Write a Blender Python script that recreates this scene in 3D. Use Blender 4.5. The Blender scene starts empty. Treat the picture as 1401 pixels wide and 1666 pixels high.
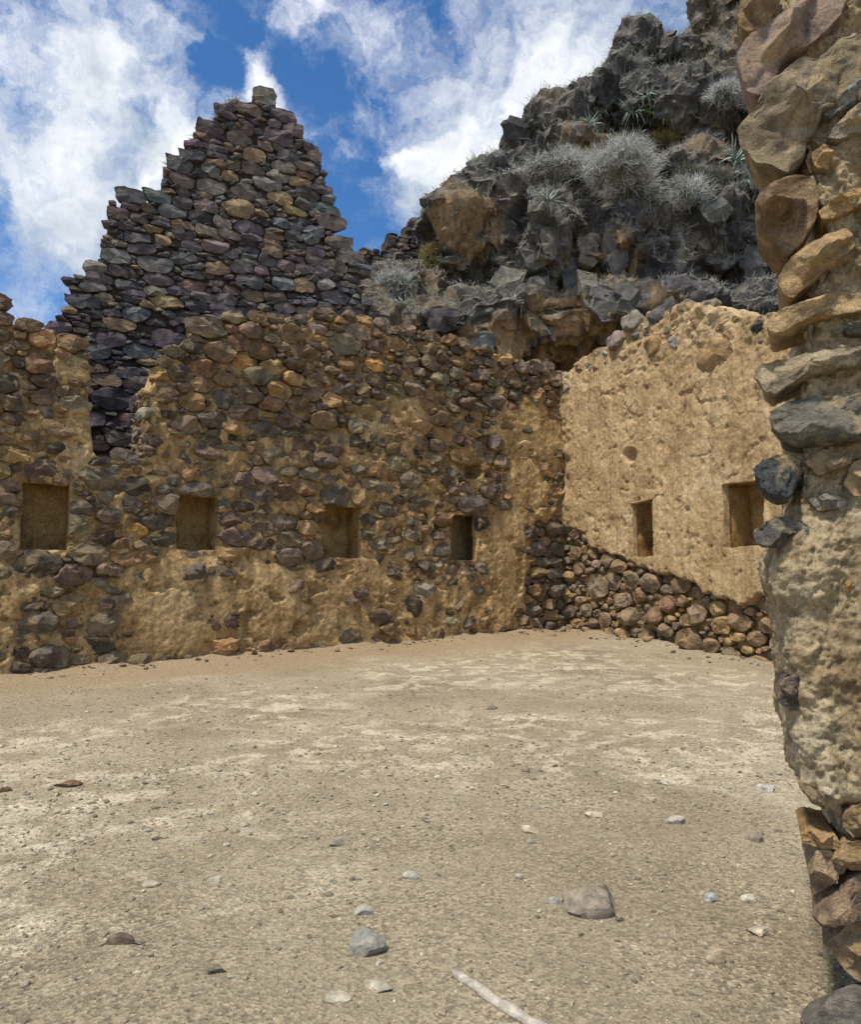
import bpy, math, random
import numpy as np
from mathutils import Vector
from mathutils.bvhtree import BVHTree

rng = np.random.default_rng(7)
random.seed(7)
scene = bpy.context.scene
col = scene.collection

# ------------------------------------------------------------------ camera
F, CX, CY, CAMH = 1150.0, 700.5, 833.0, 1.5
PITCH = math.atan(112 / F)
cam_d = bpy.data.cameras.new("camera")
cam = bpy.data.objects.new("camera", cam_d)
col.objects.link(cam)
cam.location = (0, 0, CAMH)
cam.rotation_euler = (math.pi / 2 + PITCH, 0, 0)
cam_d.sensor_fit = 'HORIZONTAL'
cam_d.sensor_width = 36
cam_d.lens = 36 * F / 1401
cam_d.clip_start = 0.05
cam_d.clip_end = 2000
scene.camera = cam
CP, SP = math.cos(PITCH), math.sin(PITCH)


def ray(px, py):
    x = (px - CX) / F
    y = -(py - CY) / F
    return np.array([x, CP - y * SP, SP + y * CP])


def to_px(P):
    P = np.asarray(P, float) - np.array([0, 0, CAMH])
    d = P[..., 1] * CP + P[..., 2] * SP
    up = -P[..., 1] * SP + P[..., 2] * CP
    d = np.where(d < 0.05, 0.05, d)
    return CX + F * P[..., 0] / d, CY - F * up / d


def at_depth(px, py, Y):
    r = ray(px, py)
    return np.array([0, 0, CAMH]) + r * (Y / r[1])


# ------------------------------------------------------------------ world and sun
SUN_EL, SUN_AZ = math.radians(64), math.radians(-138)   # azimuth measured from +Y towards +X
sun_dir = Vector((math.sin(SUN_AZ) * math.cos(SUN_EL), math.cos(SUN_AZ) * math.cos(SUN_EL), math.sin(SUN_EL)))
world = bpy.data.worlds.new("World")
scene.world = world
world.use_nodes = True
wt = world.node_tree
wt.nodes.clear()


def N(nt, kind, **kw):
    n = nt.nodes.new(kind)
    for k, v in kw.items():
        if k == 'ins':
            for kk, vv in v.items():
                n.inputs[kk].default_value = vv
        else:
            setattr(n, k, v)
    return n


def build_world():
    L = wt.links.new
    out = N(wt, 'ShaderNodeOutputWorld')
    bg = N(wt, 'ShaderNodeBackground', ins={'Strength': 0.1})
    L(bg.outputs[0], out.inputs[0])
    sky = N(wt, 'ShaderNodeTexSky', sky_type='NISHITA', sun_disc=False, sun_elevation=SUN_EL,
            sun_rotation=SUN_AZ, altitude=2800, air_density=1.0, dust_density=0.4, ozone_density=2.5)
    hs = N(wt, 'ShaderNodeHueSaturation', ins={'Saturation': 1.22, 'Value': 1.02})
    L(sky.outputs[0], hs.inputs['Color'])
    tc = N(wt, 'ShaderNodeTexCoord')
    warp = N(wt, 'ShaderNodeTexNoise', ins={'Scale': 6.0, 'Detail': 9.0, 'Roughness': 0.62})
    L(tc.outputs['Generated'], warp.inputs['Vector'])
    sub = N(wt, 'ShaderNodeVectorMath', operation='SUBTRACT')
    L(warp.outputs['Color'], sub.inputs[0]); sub.inputs[1].default_value = (0.5, 0.5, 0.5)
    sc_ = N(wt, 'ShaderNodeVectorMath', operation='SCALE'); sc_.inputs['Scale'].default_value = 0.22
    L(sub.outputs[0], sc_.inputs[0])
    add = N(wt, 'ShaderNodeVectorMath', operation='ADD')
    L(tc.outputs['Generated'], add.inputs[0]); L(sc_.outputs[0], add.inputs[1])
    n1 = N(wt, 'ShaderNodeTexNoise', ins={'Scale': 5.2, 'Detail': 12.0, 'Roughness': 0.62})
    L(add.outputs[0], n1.inputs['Vector'])
    n3 = N(wt, 'ShaderNodeTexNoise', ins={'Scale': 15.0, 'Detail': 10.0, 'Roughness': 0.65})
    L(add.outputs[0], n3.inputs['Vector'])
    k1 = N(wt, 'ShaderNodeMath', operation='MULTIPLY_ADD'); k1.inputs[1].default_value = 1.25; k1.inputs[2].default_value = -0.28
    L(n1.outputs['Fac'], k1.inputs[0])
    k2 = N(wt, 'ShaderNodeMath', operation='MULTIPLY_ADD'); k2.inputs[1].default_value = 0.32
    L(n3.outputs['Fac'], k2.inputs[0]); L(k1.outputs[0], k2.inputs[2])
    total = k2.outputs[0]
    # openings of blue sky (negative) and cloud banks (positive), as directions in the sky
    blobs = [(640, 180, 90, -.36), (555, 260, 85, -.34), (590, 380, 70, -.12), (500, 90, 60, -.26), (345, 110, 45, -.3),
             (170, 290, 45, -.26), (15, 165, 36, -.3), (75, 478, 30, -.34), (215, 180, 26, -.24), (700, 330, 40, -.12), (420, 20, 36, -.2), (560, 20, 30, -.15),
             (660, 235, 38, .26), (700, 300, 70, .2), (620, 320, 45, .16), (590, 210, 30, .14), (120, 140, 160, .12), (900, 90, 220, .2), (60, 400, 130, .13), (290, 50, 45, .16), (430, 110, 45, .16), (270, 250, 55, .12), (610, 50, 60, .12)]
    for (x, y, r, a) in blobs:
        d = ray(x, y); d = d / np.linalg.norm(d)
        dist = N(wt, 'ShaderNodeVectorMath', operation='DISTANCE')
        L(add.outputs[0], dist.inputs[0]); dist.inputs[1].default_value = tuple(d)
        mr = N(wt, 'ShaderNodeMapRange', interpolation_type='SMOOTHSTEP')
        mr.inputs['From Min'].default_value = 0
        mr.inputs['From Max'].default_value = 1.35 * r / F
        mr.inputs['To Min'].default_value = a * .66 if a < 0 else a
        mr.inputs['To Max'].default_value = 0
        L(dist.outputs['Value'], mr.inputs['Value'])
        s = N(wt, 'ShaderNodeMath', operation='ADD')
        L(total, s.inputs[0]); L(mr.outputs[0], s.inputs[1])
        total = s.outputs[0]
    mask = N(wt, 'ShaderNodeMapRange', interpolation_type='SMOOTHSTEP')
    mask.inputs['From Min'].default_value = 0.35
    mask.inputs['From Max'].default_value = 0.77
    L(total, mask.inputs['Value'])
    # cloud body: white where thin or towards the sun, blue grey where thick
    n2 = N(wt, 'ShaderNodeTexNoise', ins={'Scale': 6.0, 'Detail': 10.0, 'Roughness': 0.6})
    L(add.outputs[0], n2.inputs['Vector'])
    dot = N(wt, 'ShaderNodeVectorMath', operation='DOT_PRODUCT')
    L(tc.outputs['Generated'], dot.inputs[0]); dot.inputs[1].default_value = tuple(sun_dir)
    m1 = N(wt, 'ShaderNodeMath', operation='MULTIPLY_ADD'); m1.inputs[1].default_value = 0.55; m1.inputs[2].default_value = 0.08
    L(dot.outputs['Value'], m1.inputs[0])
    m2 = N(wt, 'ShaderNodeMath', operation='ADD'); L(m1.outputs[0], m2.inputs[0]); L(n2.outputs['Fac'], m2.inputs[1])
    cr = N(wt, 'ShaderNodeValToRGB')
    cr.color_ramp.elements[0].position = 0.44; cr.color_ramp.elements[0].color = (0.2, 0.29, 0.4, 1)
    cr.color_ramp.elements[1].position = 0.88; cr.color_ramp.elements[1].color = (1.0, 1.0, 1.0, 1)
    L(m2.outputs[0], cr.inputs[0])
    cs = N(wt, 'ShaderNodeVectorMath', operation='SCALE'); cs.inputs['Scale'].default_value = 6.7
    L(cr.outputs[0], cs.inputs[0])
    mix = N(wt, 'ShaderNodeMix', data_type='RGBA')
    L(mask.outputs[0], mix.inputs['Factor']); L(hs.outputs[0], mix.inputs['A']); L(cs.outputs[0], mix.inputs['B'])
    L(mix.outputs['Result'], bg.inputs['Color'])


build_world()
sun_d = bpy.data.lights.new("sun", 'SUN')
sun_d.energy = 2.6
sun_d.angle = math.radians(7)
sun_d.color = (1.0, 0.93, 0.82)
sun = bpy.data.objects.new("sun", sun_d)
col.objects.link(sun)
sun.rotation_euler = sun_dir.to_track_quat('Z', 'Y').to_euler()
scene.view_settings.view_transform = 'Standard'
scene.view_settings.look = 'None'
scene.view_settings.exposure = 0.92
scene.view_settings.gamma = 1
scene.view_settings.use_curve_mapping = False


# ------------------------------------------------------------------ numeric noise
def vnoise(p, seed=0):
    p = np.asarray(p, float)
    i = np.floor(p).astype(np.int64)
    f = p - i
    f = f * f * (3 - 2 * f)
    out = np.zeros(p.shape[:-1])
    for dx in (0, 1):
        for dy in (0, 1):
            for dz in (0, 1):
                h = ((i[..., 0] + dx) * 374761393 + (i[..., 1] + dy) * 668265263 + (i[..., 2] + dz) * 2147483647 + seed * 974711) & 0xffffffff
                h = ((h ^ (h >> 13)) * 1274126177) & 0xffffffff
                h = (h ^ (h >> 16)) & 0xffff
                w = (f[..., 0] if dx else 1 - f[..., 0]) * (f[..., 1] if dy else 1 - f[..., 1]) * (f[..., 2] if dz else 1 - f[..., 2])
                out += w * (h / 65535.0)
    return out * 2 - 1


def fbm(p, octaves=4, seed=0, gain=0.5):
    p = np.asarray(p, float)
    s = 0; a = 1.0; t = 0
    for o in range(octaves):
        s = s + a * vnoise(p * (2.03 ** o) + 17.3 * o, seed + o); t += a; a *= gain
    return s / t


def sstep(a, b, x):
    t = np.clip((x - a) / (b - a), 0, 1)
    return t * t * (3 - 2 * t)


# ------------------------------------------------------------------ materials
def new_mat(name):
    m = bpy.data.materials.new(name); m.use_nodes = True
    nt = m.node_tree
    b = nt.nodes['Principled BSDF']
    b.inputs['Specular IOR Level'].default_value = 0.15
    b.inputs['Roughness'].default_value = 0.95
    return m, nt, b, nt.links.new


def ramp(nt, stops):
    r = nt.nodes.new('ShaderNodeValToRGB')
    e = r.color_ramp.elements
    while len(e) < len(stops):
        e.new(0.5)
    for k, (p, c) in enumerate(stops):
        e[k].position = p
        e[k].color = (*c, 1) if len(c) == 3 else c
    return r


def noise(nt, L, pos, scale, detail=6, rough=.55, dist=0.0):
    n = N(nt, 'ShaderNodeTexNoise', ins={'Scale': scale, 'Detail': detail, 'Roughness': rough, 'Distortion': dist})
    L(pos, n.inputs['Vector'])
    return n


def mixc(nt, L, fac, a, b, mode='MIX'):
    m = N(nt, 'ShaderNodeMix', data_type='RGBA', blend_type=mode)
    for sock, v in (('Factor', fac), ('A', a), ('B', b)):
        if isinstance(v, (int, float)):
            m.inputs[sock].default_value = v
        elif isinstance(v, tuple):
            m.inputs[sock].default_value = (*v, 1)
        else:
            L(v, m.inputs[sock])
    return m.outputs['Result']


def bump_chain(nt, L, b, items):
    prev = None
    for (h, strength, dist) in items:
        bp = N(nt, 'ShaderNodeBump', ins={'Strength': strength, 'Distance': dist})
        L(h, bp.inputs['Height'])
        if prev is not None:
            L(prev, bp.inputs['Normal'])
        prev = bp.outputs[0]
    L(prev, b.inputs['Normal'])


def stone_mat(name, dust=(0.34, 0.23, 0.115), dust_amt=0.35, scale=1.0, bump=0.012, lay=2.2):
    m, nt, b, L = new_mat(name)
    g = N(nt, 'ShaderNodeNewGeometry'); pos = g.outputs['Position']
    at = N(nt, 'ShaderNodeAttribute', attribute_name='Col')
    n1 = noise(nt, L, pos, 5 * scale, 9, .62, .3)
    r1 = ramp(nt, [(.28, (.45, .45, .47)), (.5, (.95, .95, .95)), (.72, (1.6, 1.55, 1.45))])
    L(n1.outputs['Fac'], r1.inputs[0])
    c = mixc(nt, L, 1.0, at.outputs['Color'], r1.outputs[0], 'MULTIPLY')
    n2 = noise(nt, L, pos, 3.1 * scale, 8, .65, .6)
    r2 = ramp(nt, [(.5, (0, 0, 0)), (.68, (dust_amt,) * 3)])
    L(n2.outputs['Fac'], r2.inputs[0])
    c = mixc(nt, L, r2.outputs[0], c, dust)
    n3 = noise(nt, L, pos, 60 * scale, 3, .6)
    r3 = ramp(nt, [(.3, (.7, .7, .7)), (.7, (1.25, 1.25, 1.25))])
    L(n3.outputs['Fac'], r3.inputs[0])
    c = mixc(nt, L, .8, c, r3.outputs[0], 'MULTIPLY')
    L(c, b.inputs['Base Color'])
    mp = N(nt, 'ShaderNodeMapping'); mp.inputs['Scale'].default_value = (1, 1, lay); L(pos, mp.inputs['Vector'])
    n4 = noise(nt, L, mp.outputs[0], 7 * scale, 10, .68, .4)
    n5 = noise(nt, L, pos, 38 * scale, 6, .65)
    bump_chain(nt, L, b, [(n4.outputs['Fac'], .8, bump * 5), (n5.outputs['Fac'], .7, bump)])
    return m


def mud_mat(name, stops, scale=1.0, bump=.02, dark=0.5, streak=.35):
    m, nt, b, L = new_mat(name)
    g = N(nt, 'ShaderNodeNewGeometry'); pos = g.outputs['Position']
    n1 = noise(nt, L, pos, 1.3 * scale, 9, .62, .4)
    r1 = ramp(nt, stops); L(n1.outputs['Fac'], r1.inputs[0])
    n2 = noise(nt, L, pos, 14 * scale, 8, .65, .3)
    r2 = ramp(nt, [(.3, (dark, dark * .95, dark * .88)), (.55, (1, 1, 1)), (.75, (1.22, 1.22, 1.2))]); L(n2.outputs['Fac'], r2.inputs[0])
    c = mixc(nt, L, 1.0, r1.outputs[0], r2.outputs[0], 'MULTIPLY')
    n3 = noise(nt, L, pos, 75 * scale, 4, .7)
    r3 = ramp(nt, [(.3, (.72, .7, .68)), (.65, (1.2, 1.2, 1.2))]); L(n3.outputs['Fac'], r3.inputs[0])
    c = mixc(nt, L, .8, c, r3.outputs[0], 'MULTIPLY')
    mps = N(nt, 'ShaderNodeMapping'); mps.inputs['Scale'].default_value = (3.2, 3.2, .32); L(pos, mps.inputs['Vector'])
    ns = noise(nt, L, mps.outputs[0], 1.6 * scale, 7, .6, .2)
    rs = ramp(nt, [(.32, (1 - streak, 1 - 1.06 * streak, 1 - 1.15 * streak)), (.52, (1, 1, 1)), (.7, (1 + .35 * streak,) * 3)]); L(ns.outputs['Fac'], rs.inputs[0])
    c = mixc(nt, L, 1.0, c, rs.outputs[0], 'MULTIPLY')
    L(c, b.inputs['Base Color'])
    v = N(nt, 'ShaderNodeTexVoronoi', ins={'Scale': 22.0 * scale}); L(pos, v.inputs['Vector'])
    n4 = noise(nt, L, pos, 9 * scale, 10, .7, .5)
    n5 = noise(nt, L, pos, 48 * scale, 8, .7)
    bump_chain(nt, L, b, [(n4.outputs['Fac'], .9, bump * 3), (v.outputs['Distance'], .25, bump), (n5.outputs['Fac'], .8, bump * .9)])
    return m


M = {}
M['dry_stone'] = stone_mat('dry_stone', dust=(.3, .22, .14), dust_amt=.25)
M['cobble'] = stone_mat('cobble', dust_amt=.6)
M['boulder'] = stone_mat('boulder', dust=(.38, .26, .13), dust_amt=.6)
M['jamb_stone'] = stone_mat('jamb_stone', dust=(.5, .37, .2), dust_amt=.8, scale=2.6, bump=.012, lay=1.6)
M['ground_stone'] = stone_mat('ground_stone', dust=(.42, .35, .24), dust_amt=.3, scale=4, bump=.004)
M['mortar'] = mud_mat('mortar', [(.3, (.27, .165, .068)), (.5, (.53, .36, .165)), (.7, (.64, .475, .25))], bump=.022)
M['plaster'] = mud_mat('plaster', [(.3, (.36, .245, .125)), (.5, (.5, .36, .195)), (.7, (.62, .475, .29))], bump=.018, dark=.6, streak=.3)
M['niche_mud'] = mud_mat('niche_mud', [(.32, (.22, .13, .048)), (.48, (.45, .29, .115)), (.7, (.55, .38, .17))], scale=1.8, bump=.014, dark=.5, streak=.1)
M['jamb_mud'] = mud_mat('jamb_mud', [(.3, (.5, .36, .19)), (.5, (.68, .54, .33)), (.7, (.78, .68, .48))], scale=2.4, bump=.022, dark=.5)
M['joint_and_shade'] = mud_mat('joint_and_shade', [(.3, (.045, .038, .034)), (.6, (.11, .085, .06)), (.8, (.22, .16, .09))], bump=.03)


# ------------------------------------------------------------------ mesh helpers
def mesh_from(name, V, faces, mat, colr=None, smooth=True, sharp=None):
    me = bpy.data.meshes.new(name)
    V = np.asarray(V, np.float32)
    me.vertices.add(len(V)); me.vertices.foreach_set('co', V.ravel())
    if isinstance(faces, np.ndarray):
        k = faces.shape[1]; flat = faces.ravel().astype(np.int32)
        tot = np.full(len(faces), k, np.int32)
    else:
        tot = np.array([len(f) for f in faces], np.int32)
        flat = np.array([i for f in faces for i in f], np.int32)
    me.loops.add(len(flat)); me.loops.foreach_set('vertex_index', flat)
    me.polygons.add(len(tot))
    st = np.zeros(len(tot), np.int32); st[1:] = np.cumsum(tot)[:-1]
    me.polygons.foreach_set('loop_start', st)
    me.polygons.foreach_set('use_smooth', np.full(len(tot), smooth, bool))
    me.update(calc_edges=True)
    if colr is not None:
        a = me.color_attributes.new('Col', 'FLOAT_COLOR', 'POINT')
        c = np.ones((len(V), 4), np.float32); c[:, :3] = colr
        a.data.foreach_set('color', c.ravel())
    if mat is not None:
        me.materials.append(mat)
    if sharp is not None:
        me.set_sharp_from_angle(angle=sharp)
    return me


def link(name, me, parent=None, loc=(0, 0, 0), **props):
    o = bpy.data.objects.new(name, me)
    col.objects.link(o)
    o.location = loc
    if parent is not None:
        o.parent = parent
    for k, v in props.items():
        o[k] = v
    return o


def empty(name, loc, label, cat, group=None):
    o = link(name, None, None, loc, label=label, category=cat)
    if group:
        o['group'] = group
    return o


class Frame:
    def __init__(s, O, T):
        s.O = np.array(O, float)
        T = np.array([T[0], T[1], 0.]); s.T = T / np.linalg.norm(T)
        s.N = np.array([s.T[1], -s.T[0], 0.])
        s.Z = np.array([0, 0, 1.])

    def P(s, u, v, w):
        u, v, w = [np.asarray(q, float)[..., None] for q in (u, v, w)]
        return s.O + u * s.T + v * s.Z + w * s.N

    def uv(s, px, py):
        r = ray(px, py)
        c = np.array([0, 0, CAMH])
        t = ((s.O - c) @ s.N) / (r @ s.N)
        p = c + r * t - s.O
        return p @ s.T, p[2]

    def px(s, u, v):
        return to_px(s.P(u, v, np.zeros_like(np.asarray(u, float))))

    def mpp(s, px, py):      # metres per picture pixel around a point: along the wall, upwards
        a = s.uv(px - 1, py); b = s.uv(px + 1, py); c = s.uv(px, py - 1); d = s.uv(px, py + 1)
        return abs(b[0] - a[0]) / 2, abs(c[1] - d[1]) / 2


# ------------------------------------------------------------------ stones
def outline_cells(S, asp, p=7.0, n=22, gap=.012, rects=(), cap=1.15, ang=0.0):
    """S: list of dicts u,v,ru,rv,rot. Radial outlines of a rounded power diagram."""
    U = np.array([s['u'] / asp for s in S]); Vv = np.array([s['v'] for s in S])
    ru = np.array([s['ru'] / asp for s in S]); rv = np.array([s['rv'] for s in S])
    W = ru * rv
    th = np.linspace(0, 2 * np.pi, n, endpoint=False)
    D = np.stack([np.cos(th), np.sin(th)], 1)
    out = []
    for i in range(len(S)):
        dx = U - U[i]; dy = Vv - Vv[i]
        d2 = dx * dx + dy * dy
        near = (d2 < (3.2 * (max(ru[i], rv[i]) + .25)) ** 2) & (d2 > 1e-9)
        dx, dy, d2 = dx[near], dy[near], d2[near]
        num = (d2 + W[i] - W[near]) / 2
        num = np.maximum(num, 0.02 * np.sqrt(d2) * rv[i])
        dot = D[:, :1] * dx[None] + D[:, 1:] * dy[None]
        r = np.where(dot > 1e-6, num[None] / np.maximum(dot, 1e-6), 1e3)
        ro = S[i].get('rot', 0)
        c, s_ = np.cos(th - ro), np.sin(th - ro)
        e = S[i].get('sq', 2.4)
        ell = cap / ((np.abs(c) / ru[i]) ** e + (np.abs(s_) / rv[i]) ** e) ** (1 / e)
        if S[i].get('block'):
            rr_ = np.random.default_rng(S[i]['k'] * 31 + 5)
            ph = np.concatenate([np.arange(4) * np.pi / 2 + rr_.normal(0, .12, 4), rr_.uniform(0, 6.28, 2)])
            hh = np.array([ru[i], rv[i], ru[i], rv[i]] + [0, 0]) * 1.12
            hh[4:] = np.sqrt((ru[i] * np.cos(ph[4:])) ** 2 + (rv[i] * np.sin(ph[4:])) ** 2) * rr_.uniform(1.15, 1.4, 2)
            cs_ = np.cos(th[:, None] - ph[None])
            ell = np.min(np.where(cs_ > .05, hh[None] / np.maximum(cs_, .05), 1e3), axis=1)
        elif ang > 0:      # knock flats off the outline
            rr_ = np.random.default_rng(S[i]['k'] * 31 + 5)
            kk = rr_.integers(4, 7); ph = (np.arange(kk) + rr_.uniform(-.38, .38, kk)) * 2 * np.pi / kk + rr_.uniform(0, 6.28)
            hh = np.sqrt((ru[i] * np.cos(ph)) ** 2 + (rv[i] * np.sin(ph)) ** 2) * cap * rr_.uniform(.74, 1.08, kk)
            cs_ = np.cos(th[:, None] - ph[None])
            pl = np.min(np.where(cs_ > .05, hh[None] / np.maximum(cs_, .05), 1e3), axis=1)
            ell = ell * (1 - ang) + ang * np.minimum(pl, ell * 1.15)
        if len(d2):
            r = (np.sum((np.minimum(r, 1e3)) ** -p, axis=1) + ell ** -p) ** (-1 / p)
        else:
            r = ell
        r = np.maximum(r - gap, r * .6)
        pu = r * D[:, 0] * asp; pv = r * D[:, 1]
        for (u0, u1, v0, v1) in rects:       # keep out of the openings
            uu = S[i]['u'] + pu; vv = S[i]['v'] + pv
            inside = (uu > u0) & (uu < u1) & (vv > v0) & (vv < v1)
            if inside.any():
                for k in np.where(inside)[0]:
                    for f in np.linspace(1, .05, 20):
                        a = S[i]['u'] + pu[k] * f; b_ = S[i]['v'] + pv[k] * f
                        if not (u0 < a < u1 and v0 < b_ < v1):
                            pu[k] *= f; pv[k] *= f
                            break
        out.append(np.stack([pu, pv], 1))
    return out


def stone_geo(o, prot, back, e=1.0, rings=4, rough=.07, facets=2, sd=0, freq=1.0, w0=0.0, jit=.03):
    """o: outline (n,2) round the centre; returns local u,v,w vertices and faces."""
    n = len(o)
    size = np.sqrt(np.mean(np.sum(o * o, 1)))
    levels = [(.78, -back)]
    for k in range(rings):
        a = (k / rings) * (math.pi / 2) * .97
        levels.append((max(math.cos(a), 1e-3) ** e, prot * math.sin(a) ** e))
    P = [np.array([[0, 0, -back]])]
    for sc_, w in levels:
        P.append(np.column_stack([o * sc_, np.full(n, w)]))
    P.append(np.array([[0, 0, prot]]))
    V = np.concatenate(P)
    r_ = np.random.default_rng(sd + 11)
    for _ in range(facets):
        g = r_.normal(0, .8, 2) * prot / size
        lim = prot * r_.uniform(.62, .98) + V[:, 0] * g[0] + V[:, 1] * g[1]
        V[:, 2] = np.where(V[:, 2] > 0, np.minimum(V[:, 2], np.maximum(lim, .12 * prot)), V[:, 2])
    q = V / size * 1.7 * freq + sd * 3.17
    for ax in range(3):
        V[:, ax] += size * rough * (fbm(q + 31.7 * ax, 3, sd % 97) * 1.6)
    V += size * jit * r_.normal(0, 1, V.shape) * np.array([1, 1, .6])
    V[:, 2] += w0
    F_ = []
    for k in range(n):
        F_.append((0, 1 + (k + 1) % n, 1 + k))
    for l in range(len(levels) - 1):
        a = 1 + l * n; b_ = a + n
        for k in range(n):
            k2 = (k + 1) % n
            F_.append((a + k, a + k2, b_ + k2, b_ + k))
    a = 1 + (len(levels) - 1) * n; t = len(V) - 1
    for k in range(n):
        F_.append((a + k, a + (k + 1) % n, t))
    return V, F_


def place_stones(fr, items, parent, mat, name='stone', keep=300, sharp=math.radians(27)):
    """items: list of (u,v,V,F,col,px area). The largest `keep` are parts, the rest one part of kind stuff."""
    items = sorted(items, key=lambda t: -t[5])
    po = np.array(parent.location)
    for (u, v, V, F_, c, a) in items[:keep]:
        base = fr.P(u, v, 0.)
        W = V[:, :1] * fr.T + V[:, 1:2] * fr.Z + V[:, 2:3] * fr.N
        link(name, mesh_from(name, W, F_, mat, c, True, sharp), parent, base - po)
    rest = items[keep:]
    if rest:
        VV, FF, CC, k = [], [], [], 0
        for (u, v, V, F_, c, a) in rest:
            VV.append(fr.P(u, v, 0.) + V[:, :1] * fr.T + V[:, 1:2] * fr.Z + V[:, 2:3] * fr.N - po)
            FF += [tuple(i + k for i in f) for f in F_]; k += len(V)
            CC.append(np.tile(c, (len(V), 1)))
        link('small_stones', mesh_from('small_stones', np.concatenate(VV), FF, mat, np.concatenate(CC), True, sharp), parent, kind='stuff')


def fill(S, asp, region, sizes, tries, box, seed, spacing=.92):
    """dart throwing from large to small. region(u,v)->probability."""
    r_ = np.random.default_rng(seed)
    U = [s['u'] / asp for s in S]; Vv = [s['v'] for s in S]; R = [math.sqrt(s['ru'] / asp * s['rv']) for s in S]
    for (lo, hi), nt_ in zip(sizes, tries):
        cu = r_.uniform(box[0], box[1], nt_); cv = r_.uniform(box[2], box[3], nt_)
        pr = region(cu, cv)
        ok = r_.uniform(0, 1, nt_) < pr
        for u, v in zip(cu[ok], cv[ok]):
            rr = r_.uniform(lo, hi)
            if U:
                d = np.hypot(np.array(U) - u / asp, np.array(Vv) - v)
                if (d < spacing * (np.array(R) + rr)).any():
                    continue
            f = r_.uniform(.8, 1.25) if r_.uniform() < .6 else r_.uniform(1.2, 1.6)
            S.append(dict(u=u, v=v, ru=rr * asp * f, rv=rr / f, rot=r_.normal(0, .16), sq=r_.uniform(1.9, 3.2), k=len(S)))
            U.append(u / asp); Vv.append(v); R.append(rr)
    return S


def sheet(fr, us, vs, top, bot, holes, wfun, thick):
    """a displaced wall face with openings, closed round its rim and at the back"""
    UU, VV = np.meshgrid(us, vs, indexing='ij')
    VV = np.clip(VV, bot(us)[:, None], top(us)[:, None])
    Wd = wfun(UU, VV)
    u_id, v_id = UU.ravel().copy(), VV.ravel().copy()
    pw = np.stack([UU, VV, UU * 0], -1)
    UU = UU + .03 * fbm(pw * 3.7, 3, 81); VV = VV + .03 * fbm(pw * 3.7, 3, 85)
    nu, nv = UU.shape
    P = fr.P(UU, VV, Wd).reshape(-1, 3)
    idx = np.arange(nu * nv).reshape(nu, nv)
    q = np.stack([idx[:-1, :-1], idx[1:, :-1], idx[1:, 1:], idx[:-1, 1:]], -1).reshape(-1, 4)
    UI, VI = u_id.reshape(nu, nv), v_id.reshape(nu, nv)
    uc = (UI[:-1, :-1] + UI[1:, 1:]).ravel() / 2
    vc = ((VI[:-1, :-1] + VI[1:, :-1] + VI[1:, 1:] + VI[:-1, 1:]) / 4).ravel()
    hgt = np.maximum(VI[:-1, 1:] - VI[:-1, :-1], VI[1:, 1:] - VI[1:, :-1]).ravel()
    ok = hgt > 1e-4
    rim_depth = {}
    for (u0, u1, v0, v1) in holes:
        ok &= ~((uc > u0) & (uc < u1) & (vc > v0) & (vc < v1))
    q = q[ok]
    e = np.concatenate([q[:, [0, 1]], q[:, [1, 2]], q[:, [2, 3]], q[:, [3, 0]]])
    key = np.sort(e, 1); key = key[:, 0] * (nu * nv) + key[:, 1]
    un, inv, cnt = np.unique(key, return_inverse=True, return_counts=True)
    be = e[cnt[inv] == 1]
    uf, vf = UU.ravel(), VV.ravel()
    inh = np.zeros(len(be), bool)
    for (u0, u1, v0, v1) in holes:
        for_ = np.ones(len(be), bool)
        for k in (0, 1):
            for_ &= (u_id[be[:, k]] > u0 - 1e-4) & (u_id[be[:, k]] < u1 + 1e-4) & (v_id[be[:, k]] > v0 - 1e-4) & (v_id[be[:, k]] < v1 + 1e-4)
        inh |= for_
    bv = np.unique(be)
    hv = np.unique(be[inh]) if inh.any() else np.array([], int)
    depth = np.where(np.isin(bv, hv), -.16, -thick)
    wf_ = Wd.ravel()[bv]
    steps = 7
    side = []
    P_all = [P]
    prev = bv; off0 = len(P)
    pos_of = -np.ones(nu * nv, int)
    for st in range(1, steps + 1):
        t = st / steps
        pu = np.stack([uf[bv], vf[bv], wf_ + t * (depth - wf_)], -1)
        amp = np.where(np.isin(bv, hv), 0.0, .055 if st < steps else 0.0)
        P_all.append(fr.P(pu[:, 0] + amp * fbm(pu * 5, 3, 61), pu[:, 1] + amp * fbm(pu * 5, 3, 63), pu[:, 2]))
        pos_new = -np.ones(nu * nv, int); pos_new[bv] = off0 + np.arange(len(bv)); off0 += len(bv)
        lo0 = be[:, 0] if st == 1 else pos_of[be[:, 0]]
        lo1 = be[:, 1] if st == 1 else pos_of[be[:, 1]]
        side.append(np.stack([lo1, lo0, pos_new[be[:, 0]], pos_new[be[:, 1]]], 1))
        pos_of = pos_new
    side = np.concatenate(side)
    P = np.concatenate(P_all)
    ub = us[::6]
    tb, bb = top(ub), bot(ub)
    Pb = np.concatenate([fr.P(ub, bb, np.full(len(ub), -thick + .003)), fr.P(ub, tb - .02, np.full(len(ub), -thick + .003))])
    nb = len(ub); off = len(P)
    bk = np.array([[off + k + 1, off + k, off + nb + k, off + nb + k + 1] for k in range(nb - 1)])
    P = np.concatenate([P, Pb])
    allf = np.concatenate([q, side, bk])
    used = np.unique(allf)
    remap = -np.ones(len(P), int); remap[used] = np.arange(len(used))
    return P[used], remap[allf]


def lines(a, b, step, extra=()):
    g = np.linspace(a, b, int((b - a) / step) + 1)
    for x in extra:
        g = g[np.abs(g - x) > step * .4]
    return np.sort(np.concatenate([g, np.array(list(extra), float)]))


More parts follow.
